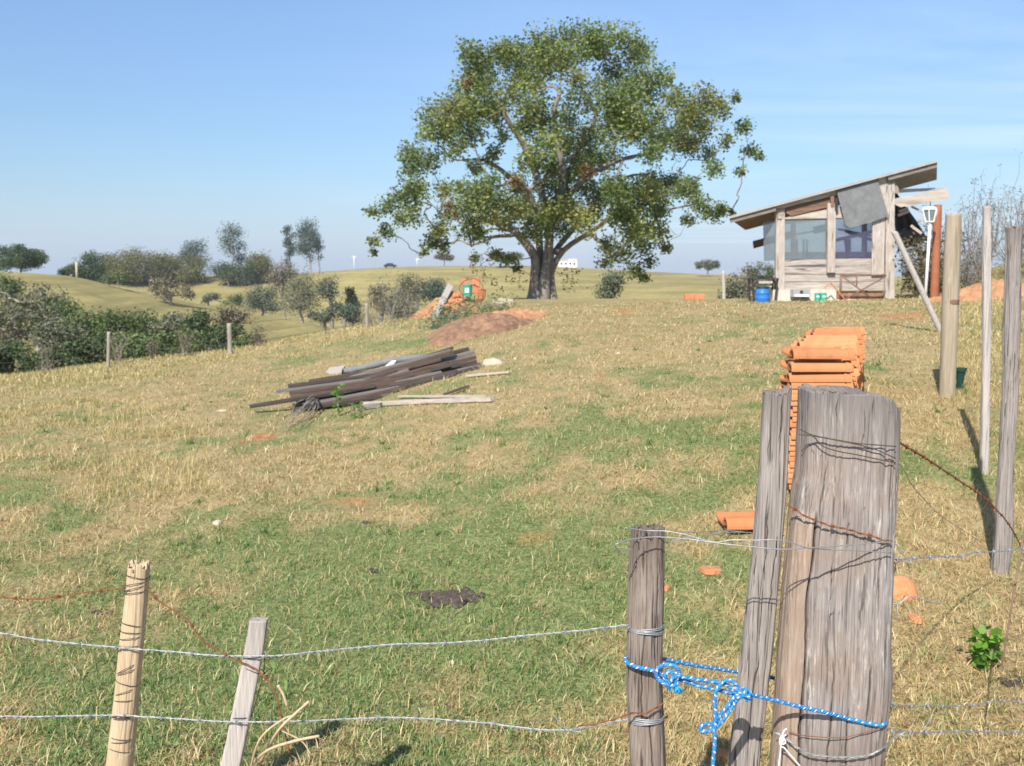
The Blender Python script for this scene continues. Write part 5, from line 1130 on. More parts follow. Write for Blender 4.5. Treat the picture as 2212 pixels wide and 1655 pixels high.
# ------------------------------------------------------------------ roof tiles
def tiles():
    prof = []
    for k in range(11):
        a = math.pi * (1 - k / 10); prof.append((-.073 + .047 * math.cos(a), .047 * math.sin(a)))
    prof = prof + [(0.0, .0), (.05, -.002), (.10, 0), (.105, .018), (.12, .018)]
    prof = [(-.12, -.004)] + prof; prof = np.array(prof); n = len(prof); th = .011
    d = np.gradient(prof, axis=0); nrm = np.stack([d[:, 1], -d[:, 0]], 1); nrm /= np.linalg.norm(nrm, axis=1)[:, None]; inner = prof + nrm * th
    V = []; xs = [(-.21, .0), (-.17, .0), (.165, 0), (.17, .006), (.21, .006)]
    for x, e in xs:
        for p in prof - nrm * e: V.append((x, p[0], p[1]))
        for p in inner: V.append((x, p[0], p[1]))
    m2 = 2 * n; Fc = []
    for i in range(len(xs) - 1):
        for k in range(n - 1):
            Fc.append((i*m2+k, i*m2+k+1, (i+1)*m2+k+1, (i+1)*m2+k)); Fc.append((i*m2+n+k+1, i*m2+n+k, (i+1)*m2+n+k, (i+1)*m2+n+k+1))
        for k in (0, n-1): Fc.append((i*m2+k, (i+1)*m2+k, (i+1)*m2+n+k, i*m2+n+k))
    for i in (0, len(xs) - 1):
        for k in range(n-1): Fc.append((i*m2+k, i*m2+n+k, i*m2+n+k+1, i*m2+k+1))
    proto = mk('clay_tile', V, Fc, M['clay'], smooth=False); first = True; cnt = 0
    NUM = 'no one two three four five six seven eight nine ten eleven twelve thirteen fourteen fifteen sixteen seventeen eighteen nineteen twenty twenty-one twenty-two twenty-three twenty-four twenty-five twenty-six twenty-seven twenty-eight'.split()
    ORD = 'nearest first second third fourth fifth sixth seventh eighth ninth last'.split()
    GRP = 'orange roof tiles in the stacked row'
    x0, y0 = 1.784, 5.75; x1, y1 = 2.937, 8.8; NP = 11
    for s in range(NP):
        t = s / (NP - 1); x, y = x0 + (x1 - x0) * t, y0 + (y1 - y0) * t; zt = (1.195 if s == 0 else 1.215 - .04 * t + rng.uniform(-.012, .012)); gz = g(x, y)
        nl = int(round((zt - .05 - gz - .03 - (.084 if s == 0 else 0)) / .033)) + 1; z = gz + .03
        for k in range(nl):
            top2 = (s == 0 and k >= nl - 2)
            o = proto if first else proto.copy()
            if not first: col.objects.link(o)
            first = False; cnt += 1
            if top2: z += .042
            o.location = (x + rng.uniform(-.012, .012) * (1 + (rng.random() < .1)), y + rng.uniform(-.008, .008), z); o.rotation_euler = (rng.uniform(-.02, .02) + (.12 if top2 else 0), rng.uniform(-.015, .015), rng.uniform(-.03, .03) + .02 + (math.pi if rng.random() < .0 else 0)); z += .033
            if s == 0 and k == nl - 1: lb = 'topmost orange roof tile with a full roll at the near end of the stack'
            elif s == 0 and k == nl - 2: lb = 'stained orange roof tile second from the top at the near end'
            elif s == 0: lb = 'orange roof tile %s layers below the topmost one in the nearest stack' % NUM[nl - 1 - k]
            elif k == nl - 1: lb = 'top orange roof tile of the %s stack behind the nearest one' % ORD[s]
            elif k == nl - 2: lb = 'orange roof tile just under the top of the %s stack behind the nearest one' % ORD[s]
            else: lb = 'orange roof tile low down in the %s stack behind the nearest one' % ORD[s]
            o.scale = (.84, 1, 1)
            props(o, lb, 'roof tile', GRP)
    print('tiles', cnt)
    # loose ones on the grass
    def loose(px, py, rz, lb, rx=0.0, half=1.0, mat=None, ry=0):
        o = proto.copy(); o.name = 'clay_tile'; col.objects.link(o)
        if mat: o.data = o.data.copy(); o.data.materials[0] = M[mat]
        p = GP(px, py); o.location = (p[0], p[1], p[2] + .04); o.rotation_euler = (rx, ry, rz); o.scale = (half, 1, 1); props(o, lb, 'roof tile', 'tiles lying loose on the grass')
    loose(1604, 1143, .05, 'broken orange tile lying on the grass left of the grey posts', rx=.08, half=.55)
    # scattered tile fragments
    def frag(px, py, sx, sy, lb, rz=0, ry=0, up=.02, h=.02):
        p = GP(px, py); m_ = 9; base = []; 
        for k in range(m_):
            a = 2*math.pi*k/m_; r = rng.uniform(.75, 1.1); base.append(p + (sx * r * math.cos(a), sy * r * math.sin(a), up))
        o = MB().prism([b_ - (0, 0, h) for b_ in base], (0, 0, h)).build('tile_fragment', M['claydirty'], org=p); props(o, lb, 'tile fragment', 'tile fragments on the grass')
    frag(1978, 1345, .035, .04, 'small orange tile fragment right of the big post')
    frag(1535, 1238, .06, .05, 'flat clay fragment in the grass left of the leaning slab post')
    frag(1560, 1640, .03, .03, 'small clay fragment near the hanging rope end')
    frag(1437, 1275, .02, .03, 'tiny orange fragment touching the brown post edge')
    # dome-shaped clay piece right of the post
    p = GP(1943, 1285); V = []; n_ = 14
    for i in range(8):
        th = math.pi / 2 * i / 7
        for k in range(n_):
            ph = math.pi * 2 * k / n_; V.append(p + (.085 * math.cos(ph) * math.sin(th), .06 * math.sin(ph) * math.sin(th), .10 * math.cos(th) - .01))
    o = mk('clay_dome', V, [(i*n_+k, i*n_+(k+1) % n_, (i+1)*n_+(k+1) % n_, (i+1)*n_+k) for i in range(7) for k in range(n_)], M['claydirty'], org=p); props(o, 'rounded reddish clay piece half hidden at the right of the big post', 'clay piece')
tiles()

# ------------------------------------------------------------------ near posts
def traced_post(name, lb, cat, rows, Y, depth, mat, top=None, pw=3.2, ns=150, nr=230, grain=.0035, rag=.01, seed=1, split=None, fiss=()):
    """a post lofted between traced left/right edges; rows = (py,left,right)"""
    rows = np.array(rows, float); L_ = np.array([P(l, y, Y) for y, l, r in rows]); R_ = np.array([P(r, y, Y) for y, l, r in rows])
    zt = L_[0, 2]; c0 = (L_[-1] + R_[-1]) / 2; gz = g(c0[0], c0[1]) - .15; sl = ((L_[-1] + R_[-1]) - (L_[-2] + R_[-2])) / 2; sl = sl / max(-sl[2], 1e-6)
    add = c0[2] - gz; L_ = np.vstack([L_, L_[-1] + sl * add]); R_ = np.vstack([R_, R_[-1] + sl * add])
    zs = np.linspace(zt, gz, nr); lx = np.interp(-zs, -L_[:, 2], L_[:, 0]); rx = np.interp(-zs, -R_[:, 2], R_[:, 0])
    k9 = np.ones(9) / 9; lx = np.convolve(np.pad(lx, 4, 'edge'), k9, 'valid'); rx = np.convolve(np.pad(rx, 4, 'edge'), k9, 'valid')
    tq = np.linspace(0, 2*np.pi, 6001); cq, sq = np.cos(tq), np.sin(tq); xq = np.sign(cq) * np.abs(cq)**(2/pw) * (rx - lx).mean() / 2; yq = np.sign(sq) * np.abs(sq)**(2/pw) * depth / 2
    aq_ = np.concatenate([[0], np.cumsum(np.hypot(np.diff(xq), np.diff(yq)))]); th = np.interp(np.linspace(0, aq_[-1], ns, endpoint=False), aq_, tq); cs, sn = np.cos(th), np.sin(th)
    ux = np.sign(cs) * np.abs(cs)**(2/pw); uy = np.sign(sn) * np.abs(sn)**(2/pw)
    arc = np.cumsum(np.hypot(np.diff(np.append(ux, ux[0])) * (rx - lx).mean() / 2, np.diff(np.append(uy, uy[0])) * depth / 2)); per = arc[-1]; arcn = arc / per
    V = []
    def disp(z):
        u = arc; d = np.zeros(ns)
        f1 = vn(u * 130, z * 5 + u * 0, seed); f2 = vn(u * 300, z * 9 + u * 0, seed + 1); f3 = vn(u * 45, z * 2.2 + u * 0, seed + 2); f4 = vn(u * 9, z * 3 + u*0, seed + 3)
        f5 = vn(u * 70 + .8 * vn(z * 6 + u * 0, u * 3, seed + 8), z * 1.5 + u * 0, seed + 5)
        crack = np.exp(-((f5 - .5) / .045)**2) * (vn(u * 12, z * 4 + u*0, seed + 6) > .45)
        return grain * ((f1 - .5) * .9 + (f2 - .5) * .6 + (f3 - .5) * 1.3) + .012 * (f4 - .5) * min(1, depth / .08) - grain * 1.6 * crack
    topz = np.array([0.0 if top is None else float(np.interp(x_, [t[0] for t in top], [P(CX, t[1], Y)[2] for t in top])) for x_ in (CX + F * (lx[0] + (rx[0] - lx[0]) * (ux + 1) / 2) / Y * (CT))]) if top is not None else np.full(ns, zt)
    ragn = rag * (fbm(th * 6, th * 0, seed + 20, 4) * 1.4 - .4)
    if split: ragn = ragn + split * (vn(arc * 90, arc * 0 + 3, seed + 30) > .55) * (.4 + .6 * vn(arc * 60, arc * 0, seed + 31))
    topz = topz - ragn
    K = []
    for i, z in enumerate(zs):
        cx, hw = (lx[i] + rx[i]) / 2, (rx[i] - lx[i]) / 2; d = disp(z)
        kc = np.zeros(ns); kl = np.zeros(ns)
        for (f0, pa, pb, wd_, dp_) in fiss:
            za, zb = P(CX, pa, Y)[2], P(CX, pb, Y)[2]
            if zb < z < za:
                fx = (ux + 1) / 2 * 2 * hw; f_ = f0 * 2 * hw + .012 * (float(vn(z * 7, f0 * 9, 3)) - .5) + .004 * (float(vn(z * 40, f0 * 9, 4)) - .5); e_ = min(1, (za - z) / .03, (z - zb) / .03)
                gv = (sn < 0) * e_ * np.exp(-((fx - f_) / (wd_ * (.6 + .8 * float(vn(z * 12, f0, 5)))))**2); d = d - dp_ * gv; kc = np.maximum(kc, gv * (.55 + .45 * float(vn(z * 30, f0, 6))))  # kc: mask of the painted shade down each fissure
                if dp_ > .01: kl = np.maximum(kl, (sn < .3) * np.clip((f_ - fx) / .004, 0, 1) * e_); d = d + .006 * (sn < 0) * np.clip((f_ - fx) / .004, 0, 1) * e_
        fr = max(0, 1 - (zt - z) / .06)
        zz_ = z + (topz - zt) * np.clip(1 - (zt - z) / .12, 0, 1)
        nx_ = np.sign(ux) * np.abs(ux)**(pw - 1) / hw; ny_ = np.sign(uy) * np.abs(uy)**(pw - 1) / (depth / 2); nl_ = np.hypot(nx_, ny_)
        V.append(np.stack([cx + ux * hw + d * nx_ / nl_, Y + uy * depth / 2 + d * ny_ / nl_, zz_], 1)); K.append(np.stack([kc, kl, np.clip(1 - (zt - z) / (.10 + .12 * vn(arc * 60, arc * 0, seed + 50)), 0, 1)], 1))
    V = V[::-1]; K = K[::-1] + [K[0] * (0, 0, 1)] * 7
    for k, s_ in enumerate((.93, .82, .68, .52, .36, .2, .06)):
        cx, hw = (lx[0] + rx[0]) / 2, (rx[0] - lx[0]) / 2; xx = cx + ux * hw * s_; yy = Y + uy * depth / 2 * s_
        base = topz * s_ + (topz.mean()) * (1 - s_)
        zz_ = base + rag * .9 * (fbm(xx * 160, yy * 160, seed + 9, 3) - .45) - (split or 0) * .5 * (vn(xx * 90, yy * 90, seed + 11) > .5)
        V.append(np.stack([xx, yy, zz_], 1))
    n = len(V); V = np.vstack(V); i = np.arange(n * ns).reshape(n, ns); j = np.roll(i, -1, 1)
    Fq = np.stack([i[:-1], j[:-1], j[1:], i[1:]], -1).reshape(-1, 4)
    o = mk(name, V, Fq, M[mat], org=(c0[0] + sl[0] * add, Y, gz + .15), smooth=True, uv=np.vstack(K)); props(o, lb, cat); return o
YB = 2.27
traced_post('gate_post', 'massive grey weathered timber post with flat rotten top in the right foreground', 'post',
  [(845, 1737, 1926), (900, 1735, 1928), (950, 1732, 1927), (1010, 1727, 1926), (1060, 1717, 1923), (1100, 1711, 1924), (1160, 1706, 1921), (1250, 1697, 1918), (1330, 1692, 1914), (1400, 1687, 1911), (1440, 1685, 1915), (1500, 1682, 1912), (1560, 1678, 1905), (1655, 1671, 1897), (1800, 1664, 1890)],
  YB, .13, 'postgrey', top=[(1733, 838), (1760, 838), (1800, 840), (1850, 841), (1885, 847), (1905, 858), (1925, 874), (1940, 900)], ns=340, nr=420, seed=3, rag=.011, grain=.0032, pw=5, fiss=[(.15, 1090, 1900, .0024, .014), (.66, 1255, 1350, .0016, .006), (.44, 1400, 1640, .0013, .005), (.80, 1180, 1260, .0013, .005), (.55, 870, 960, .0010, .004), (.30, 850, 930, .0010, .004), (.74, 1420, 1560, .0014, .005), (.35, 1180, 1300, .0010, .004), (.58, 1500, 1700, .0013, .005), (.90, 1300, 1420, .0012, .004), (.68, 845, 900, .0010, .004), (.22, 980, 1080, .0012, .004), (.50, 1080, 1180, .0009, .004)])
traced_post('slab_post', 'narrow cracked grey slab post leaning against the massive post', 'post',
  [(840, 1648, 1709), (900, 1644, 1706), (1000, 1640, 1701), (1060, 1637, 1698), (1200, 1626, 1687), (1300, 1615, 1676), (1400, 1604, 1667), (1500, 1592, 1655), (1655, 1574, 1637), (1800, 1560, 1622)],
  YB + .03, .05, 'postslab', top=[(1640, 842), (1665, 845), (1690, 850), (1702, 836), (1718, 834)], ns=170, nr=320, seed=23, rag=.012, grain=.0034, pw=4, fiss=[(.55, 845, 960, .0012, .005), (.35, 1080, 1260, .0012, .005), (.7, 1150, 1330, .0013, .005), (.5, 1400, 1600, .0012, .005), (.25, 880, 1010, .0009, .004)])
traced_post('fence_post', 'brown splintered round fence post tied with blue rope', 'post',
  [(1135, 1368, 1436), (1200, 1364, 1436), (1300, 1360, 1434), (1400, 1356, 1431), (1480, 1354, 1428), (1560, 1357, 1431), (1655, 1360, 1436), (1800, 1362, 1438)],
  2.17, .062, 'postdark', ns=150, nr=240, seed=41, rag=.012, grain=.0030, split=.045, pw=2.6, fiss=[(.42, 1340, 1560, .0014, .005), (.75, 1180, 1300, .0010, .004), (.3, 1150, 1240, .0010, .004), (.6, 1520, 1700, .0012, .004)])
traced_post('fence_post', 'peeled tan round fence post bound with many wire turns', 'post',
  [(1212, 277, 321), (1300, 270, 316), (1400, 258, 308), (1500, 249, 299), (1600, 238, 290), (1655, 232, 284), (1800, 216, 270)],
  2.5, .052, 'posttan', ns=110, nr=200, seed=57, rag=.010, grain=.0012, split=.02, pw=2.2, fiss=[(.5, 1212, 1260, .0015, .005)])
traced_post('fence_lath', 'short pale grey squared lath leaning left in the wire fence', 'post',
  [(1337, 541, 579), (1400, 530, 571), (1500, 510, 552), (1600, 490, 533), (1655, 476, 521), (1800, 448, 494)],
  2.46, .03, 'lath', ns=90, nr=180, seed=71, rag=.004, grain=.0014, pw=6)
round_post('cut_post', 'thick olive brown round post with a notch ring and flat sawn top', 'post', 2060, 462, 2046, 850, 8.0, 33, 'postolive', ns=40, rows=80, amp=.03, rag=.004)
# notch ring on that post
p_ = P(2053.5, 653, 8.0); o = MB().lathe(p_ - (0, 0, .02), [(.0655, 0), (.066, .012), (.066, .03), (.0655, .042)], 32).build('notch_band', M['browntimber'], org=p_); o['label'] = None; del o['label']
for ob in bpy.data.objects:
    if ob.name.startswith('cut_post'): o.parent = ob; o.location = Vector(p_) - ob.location
traced_post('fence_stake', 'slender pale grey stake standing right of the thick notched post', 'post', [(445, 2124, 2139), (600, 2123, 2139), (800, 2122, 2138), (950, 2119, 2135), (1045, 2117, 2133)], 6.0, .04, 'lath', ns=50, nr=120, seed=81, rag=.004, grain=.002, pw=4)
traced_post('fence_post', 'tall grey knotty fence post at the right edge', 'post', [(490, 2176, 2206), (600, 2173, 2202), (750, 2168, 2200), (800, 2168, 2200), (950, 2160, 2192), (1100, 2150, 2186), (1200, 2144, 2180), (1280, 2140, 2172)], 4.6, .07, 'postslab', ns=90, nr=200, seed=91, rag=.006, grain=.005, pw=2.4)
round_post('brace_pole', 'grey round brace pole leaning towards the hut behind the notched post', 'pole', 1931, 499, 2030, 712, 13.0, 13, 'lath', ns=20, rows=40, amp=.08)
p = GP(2073, 843); pt = empty('plant_pot', p, 'dark green tapered pot standing against the thick notched post', 'pot')
MB().lathe(p, [(.018, 0), (.04, .16), (.048, .16), (.05, .19), (.04, .19)], 16).build('body', M['darkgreen'], pt)
b = GP(2130, 1450); 
def leafy(name, lb, b, h, r, n, leaf):
    root = empty(name, b, lb, 'plant'); mb = MB(); C = []
    for k in range(6):
        a = rng.uniform(0, 6.28); t = b + np.array((math.cos(a) * r * .6, math.sin(a) * r * .5, h * rng.uniform(.5, 1))); pp = smoothpath([b, b + (t - b) * .5 + rng.normal(0, .008, 3), t], 4); mb.tube(pp, .0022, 5); 
        for q in pp[2:]: C += [q + rng.normal(0, .018, 3) for _ in range(3)]
    mb.build('stems', M['browntimber'], root, smooth=True); V, Fq, c = leafmesh(np.array(C), leaf, 'fresh', '', asp=.75); mk('foliage', V, Fq, M['leaf'], root, cols=c, smooth=False)
leafy('young_plant', 'young bright green leafy plant at the lower right', b, .17, .11, 60, .042)

# ------------------------------------------------------------------ wires
def twist(path, sep, pitch, r, mb, ns=6):
    pts = np.array(path); d = np.linalg.norm(np.diff(pts, axis=0), axis=1); L = np.concatenate([[0], np.cumsum(d)]); n = max(8, int(L[-1] / (pitch / 8)))
    s = np.linspace(0, L[-1], n); C = np.stack([np.interp(s, L, pts[:, k]) for k in range(3)], 1)
    T = np.gradient(C, axis=0); T /= np.linalg.norm(T, axis=1)[:, None]; up = np.array((0, 0, 1.)); S_ = np.cross(T, up); S_ /= np.maximum(np.linalg.norm(S_, axis=1), 1e-6)[:, None]; U = np.cross(S_, T)
    ph = s / pitch * 2 * np.pi
    for o_ in (0, np.pi): mb.tube(C + sep * (np.cos(ph + o_)[:, None] * S_ + np.sin(ph + o_)[:, None] * U), r, ns)
    return C, S_, U, T, s
def barbed(lb, pts, mat='steelwire', r=.00125, sep=.0014, pitch=.045, barb=.10, group='barbed wire strands of the near fence', jit=.002, name='barbed_wire', cat='barbed wire', off=.03):
    pth = smoothpath(pts, 10); pth = pth + np.stack([np.zeros(len(pth)), np.zeros(len(pth)), jit * (vn(np.arange(len(pth)) * .4, np.zeros(len(pth)), len(pth)) - .5)], 1)
    mb = MB(); C, S_, U, T, s = twist(pth, sep, pitch, r, mb)
    if barb:
        for t in np.arange(off, s[-1], barb):
            i = int(np.argmin(abs(s - t))); a = rng.uniform(0, 3.14)
            for k in range(3):
                q = C[i] + T[i] * .0025 * (k - 1); ring = [q + (sep + r * 1.6) * (math.cos(x) * S_[i] + math.sin(x) * U[i]) for x in np.linspace(0, 6.28, 7)]; mb.tube(ring, r * .8, 4)
            for k in range(2):
                aa = a + k * 1.7; dv = math.cos(aa) * S_[i] + math.sin(aa) * U[i]; q = C[i] + T[i] * .003 * (2 * k - 1)
                mb.tube([q - dv * .011 - T[i] * .003, q, q + dv * .011 + T[i] * .003], [r * .35, r * .85, r * .35], 4)
    o = mb.build(name, M[mat], org=pth[0], smooth=True, uv=False); props(o, lb, cat, group); return o
def fy(px): return float(np.interp(px, [-300, 300, 555, 1400], [2.55, 2.46, 2.43, 2.125]))
def PP(l, Y=None): return [P(x, y, fy(x) if Y is None else Y) for x, y in l]
barbed('upper galvanised barbed wire from the left edge to the brown post', PP([(-80, 1360), (0, 1368), (110, 1385), (250, 1398), (330, 1405), (430, 1413), (520, 1418), (600, 1416), (700, 1406), (850, 1393), (1000, 1387), (1150, 1372), (1260, 1362), (1345, 1351), (1358, 1350)]))
barbed('lower galvanised barbed wire from the left edge to the brown post', PP([(-80, 1548), (0, 1548), (100, 1548), (240, 1545), (330, 1550), (470, 1558), (640, 1559), (750, 1553), (850, 1550), (950, 1555), (1050, 1562), (1150, 1575), (1230, 1577), (1300, 1563), (1358, 1554)]), off=.06)
barbed('rusty barbed wire drooping from the tan post past the pale lath', PP([(320, 1272), (345, 1300), (400, 1335), (440, 1385), (500, 1420), (555, 1448), (592, 1490), (607, 1545), (620, 1600), (632, 1665), (640, 1720)]), 'rustwire', barb=.12)
barbed('rusty barbed wire from the left edge to the top of the tan post', PP([(-80, 1300), (0, 1292), (90, 1294), (160, 1283), (220, 1276), (272, 1270)]), 'rustwire', barb=.12)
def wraps(lb, cpx, cys, Y, wr, turns, r, mat, tilt=0, name='binding_wire', dz=.004, depth=None, cat='wire', group=None):
    mb = MB(); depth = depth or wr; allp = []
    for (px, py, tl, tn) in cys:
        c = P(px, py, Y); n = int(20 * tn); a = np.linspace(0, 2*np.pi*max(1, round(tn)), n)
        pts = np.stack([c[0] + wr * np.cos(a), c[1] + depth * np.sin(a), c[2] + tl * np.cos(a) + dz * a / 6.28 + .0015 * np.sin(a * 3)], 1); allp.append(pts)
    mb.tube(np.vstack(allp), r, 5)
    o = mb.build(name, M[mat], org=P(cys[0][0], cys[0][1], Y), smooth=True); props(o, lb, cat, group); return o
wraps('dark iron wire wound in rings around the tan post', 0, [(297, 1243, -0.0084, 1), (296, 1258, 0.0042, 1), (295, 1268, 0.006999999999999999, 1), (295, 1277, 0.0028, 1), (288, 1345, -0.0084, 1), (287, 1362, -0.0034999999999999996, 1), (286, 1375, 0.0028, 1.2), (284, 1392, 0.0, 1.3), (279, 1440, 0.015399999999999999, 1), (279, 1447, 0.0098, 1), (277, 1472, -0.0098, 1), (275, 1490, 0.0098, 1), (273, 1508, 0.0, 1), (269, 1547, 0.0, 1.6), (265, 1590, -0.0056, 1), (264, 1597, 0.0, 1), (262, 1615, -0.0084, 1)], 2.5, .0305, 1, .0010, 'darkwire', depth=.031)
wraps('thin wire tying the pale lath to the fence strands', 0, [(550, 1419, .004, 1.3), (548, 1447, -.012, 1), (521, 1548, 0, 1.2)], 2.46, .027, 1, .001, 'darkwire', depth=.019)
wraps('galvanised wire end wound around the brown post at the upper strand', 0, [(1395, 1362, -.004, 2.2), (1395, 1356, .003, 2)], 2.17, .0405, 2, .0017, 'steelwire', depth=.037, group='wire ends wound on the brown post')
wraps('galvanised wire end wound around the brown post at the lower strand', 0, [(1395, 1554, .003, 2.2), (1396, 1548, -.002, 1.5)], 2.17, .0405, 2, .0017, 'steelwire', depth=.037, group='wire ends wound on the brown post')
barbed('rusty wire end wrapped above the lower strand on the brown post', [P(1250, 1568, 2.11), P(1300, 1562, 2.11), P(1345, 1548, 2.11), P(1372, 1540, 2.125), P(1395, 1540, 2.12), P(1432, 1520, 2.13)], 'rustwire', barb=0, jit=.004)
thinwire('loose_wire', 'loose steel spike bent up from the lower strand', PP([(1197, 1545), (1208, 1560), (1225, 1576), (1260, 1582)], 2.15), .0013, 'steelwire')
def Q3(zx, zy, Y): return P(1296.1 + zx * .33115, 1107.1 + zy * .33115, Y)
def Q2(zx, zy, Y): return P(1296.1 + zx * .3427, 675.1 + zy * .3427, Y)
def Q4(zx, zy, Y): return P(1836.1 + zx * .4454, 918.1 + zy * .4454, Y)
yf = YB - .065 - .008
thinwire('tie_wire', 'straight silver wire strand tying the brown post top to the massive post', [Q3(165, 100, 2.10), Q3(300, 118, 2.12), Q3(430, 122, 2.11), Q3(560, 145, 2.10), Q3(740, 193, 2.09), Q3(850, 180, 2.08), Q3(1000, 181, 2.07), Q3(1190, 182, 2.07), Q3(1350, 230, 2.10), Q3(1500, 243, 2.13), Q3(1700, 250, 2.16), Q3(1900, 264, yf)], .0014, 'steelwire', 'silver tie wires between the posts')
thinwire('tie_wire', 'silver wire with a hooked loop left of the brown post top', [Q3(210, 242, 2.10), Q3(160, 250, 2.08), Q3(115, 240, 2.07), Q3(98, 215, 2.06), Q3(130, 196, 2.06), Q3(200, 176, 2.08), Q3(350, 160, 2.10), Q3(560, 172, 2.10), Q3(740, 196, 2.09), Q3(900, 215, 2.08), Q3(1180, 240, 2.08), Q3(1350, 232, 2.10), Q3(1600, 215, 2.14), Q3(1800, 198, 2.18), Q3(1905, 190, yf)], .0014, 'steelwire', 'silver tie wires between the posts')
thinwire('tie_wire', 'silver wire strand passing behind the leaning slab post', [Q3(430, 122, 2.12), Q3(600, 128, 2.18), Q3(760, 122, 2.25), Q3(850, 120, 2.3), Q3(1000, 135, 2.34), Q3(1200, 150, 2.4)], .0013, 'steelwire', 'silver tie wires between the posts')
thinwire('tie_wire', 'lower silver wire strand running behind the leaning slab post', [Q3(430, 200, 2.2), Q3(600, 157, 2.22), Q3(700, 150, 2.25), Q3(850, 130, 2.3), Q3(1000, 132, 2.34)], .0012, 'steelwire', 'silver tie wires between the posts')
for k, (pts, lb) in enumerate((([(1256, 735), (1330, 770), (1420, 790), (1500, 805), (1620, 825), (1740, 835), (1866, 845)], 'upper dark wire across the face of the massive post'), ([(1258, 770), (1340, 780), (1400, 840), (1500, 875), (1620, 897), (1750, 925), (1862, 948)], 'lower dark wire sagging across the face of the massive post'), ([(1256, 768), (1380, 785), (1500, 808), (1620, 832), (1740, 865), (1862, 920)], 'middle dark wire crossing the face of the massive post'))):
    thinwire('face_wire', lb, [Q2(x, y, yf - .006 + .004 * abs((x - 1560) / 300)) for x, y in pts], .0014, 'darkwire', 'dark wires on the massive post')
barbed('rusty barbed wire crossing the massive post diagonally', [Q3(1215, -60, YB - .045), Q3(1300, 0, yf - .002), Q3(1370, 40, yf - .006), Q3(1500, 85, yf - .008), Q3(1700, 135, yf - .008), Q3(1800, 165, yf - .006), Q3(1905, 190, yf)], 'rustwire', barb=.09, jit=.003, r=.0013)
barbed('galvanised wire loop low on the massive post', [Q3(1135, 1440, yf + .0), Q3(1200, 1460, yf - .01), Q3(1300, 1540, yf - .02), Q3(1400, 1580, yf - .02), Q3(1600, 1595, yf - .015), Q3(1750, 1580, yf - .008), Q3(1840, 1540, yf), Q3(1920, 1465, YB - .01), Q3(2000, 1430, YB)], 'steelwire', barb=0, r=.0013)
thinwire('face_wire', 'thin rusty wire under the blue rope on the massive post', [Q3(1230, 1430, yf), Q3(1330, 1455, yf - .005), Q3(1500, 1468, yf - .008), Q3(1600, 1465, yf - .006), Q3(1750, 1430, yf - .004), Q3(1850, 1400, yf)], .0011, 'rustwire', 'dark wires on the massive post')
YR_ = lambda x: YB + .02 + max(0, x - 200) / 640 * .55
barbed('upper barbed wire from the massive post to the right edge, part rusted', [Q4(x, y, YR_(x)) for x, y in ((205, 640), (250, 652), (330, 645), (420, 640), (540, 636), (600, 618), (640, 616), (740, 612), (844, 602), (1000, 590))], 'steelwire', group='barbed wires right of the massive post')
barbed('middle barbed wire from the massive post to the right edge', [Q4(x, y, YR_(x)) for x, y in ((188, 1355), (300, 1362), (400, 1362), (560, 1362), (640, 1352), (700, 1340), (844, 1338), (1000, 1335))], 'steelwire', r=.001, group='barbed wires right of the massive post')
barbed('lowest barbed wire from the massive post to the right edge', [Q4(x, y, YR_(x)) for x, y in ((160, 1478), (230, 1485), (330, 1492), (430, 1488), (540, 1484), (700, 1487), (844, 1488), (1000, 1490))], 'steelwire', group='barbed wires right of the massive post')
thinwire('loose_wire', 'short steel spike standing on the lowest right strand', [Q4(345, 1495, YR_(345)), Q4(368, 1460, YR_(345)), Q4(392, 1422, YR_(345))], .0014, 'steelwire')
barbed('rusty barbed wire rising from the massive post towards the tall grey post', [Q4(x, y, 2.3 + max(0, x - 230) / 600 * 2.0) for x, y in ((220, 76), (300, 118), (380, 168), (520, 262), (650, 352), (740, 442), (790, 512), (830, 592))], 'rustwire', r=.0018, sep=.002, pitch=.07, barb=.16, group='barbed wires right of the massive post')
thinwire('loose_wire', 'thin grey wire slanting down right of the massive post', [Q4(x, y, 2.3 + max(0, x - 220) / 500 * 1.2) for x, y in ((218, 160), (235, 185), (250, 205), (270, 235), (300, 290), (360, 360), (440, 440), (540, 505), (640, 570))], .0012, 'steelwire')
thinwire('loose_wire', 'bent silver wire end reaching right from the massive post', [Q4(x, y, 2.3) for x, y in ((205, 868), (240, 862), (280, 836), (315, 832), (370, 850), (440, 864))], .0013, 'steelwire')
thinwire('loose_wire', 'short wire hanging down beside the clay piece', [Q4(x, y, 2.3) for x, y in ((226, 862), (228, 920), (230, 998))], .0009, 'steelwire')
thinwire('loose_wire', 'dark wire tail dangling at the right edge of the massive post', [Q3(x, y, YB - .03) for x, y in ((1895, 190), (1905, 230), (1895, 290), (1925, 330), (1925, 380), (1900, 420))], .0012, 'darkwire')
thinwire('loose_wire', 'dark wire curl above the middle right strand', [Q4(x, y, YB - .02) for x, y in ((170, 1300), (185, 1340), (200, 1380), (188, 1398), (172, 1370), (178, 1340))], .0013, 'darkwire')
thinwire('loose_wire', 'twisted dark wire ends at the right of the silver tie wires', [Q3(x, y, YB - .03) for x, y in ((1880, 185), (1930, 205), (1960, 250), (2000, 300), (2030, 310), (2020, 325), (1985, 318), (1950, 300), (1905, 300))], .0014, 'steelwire')
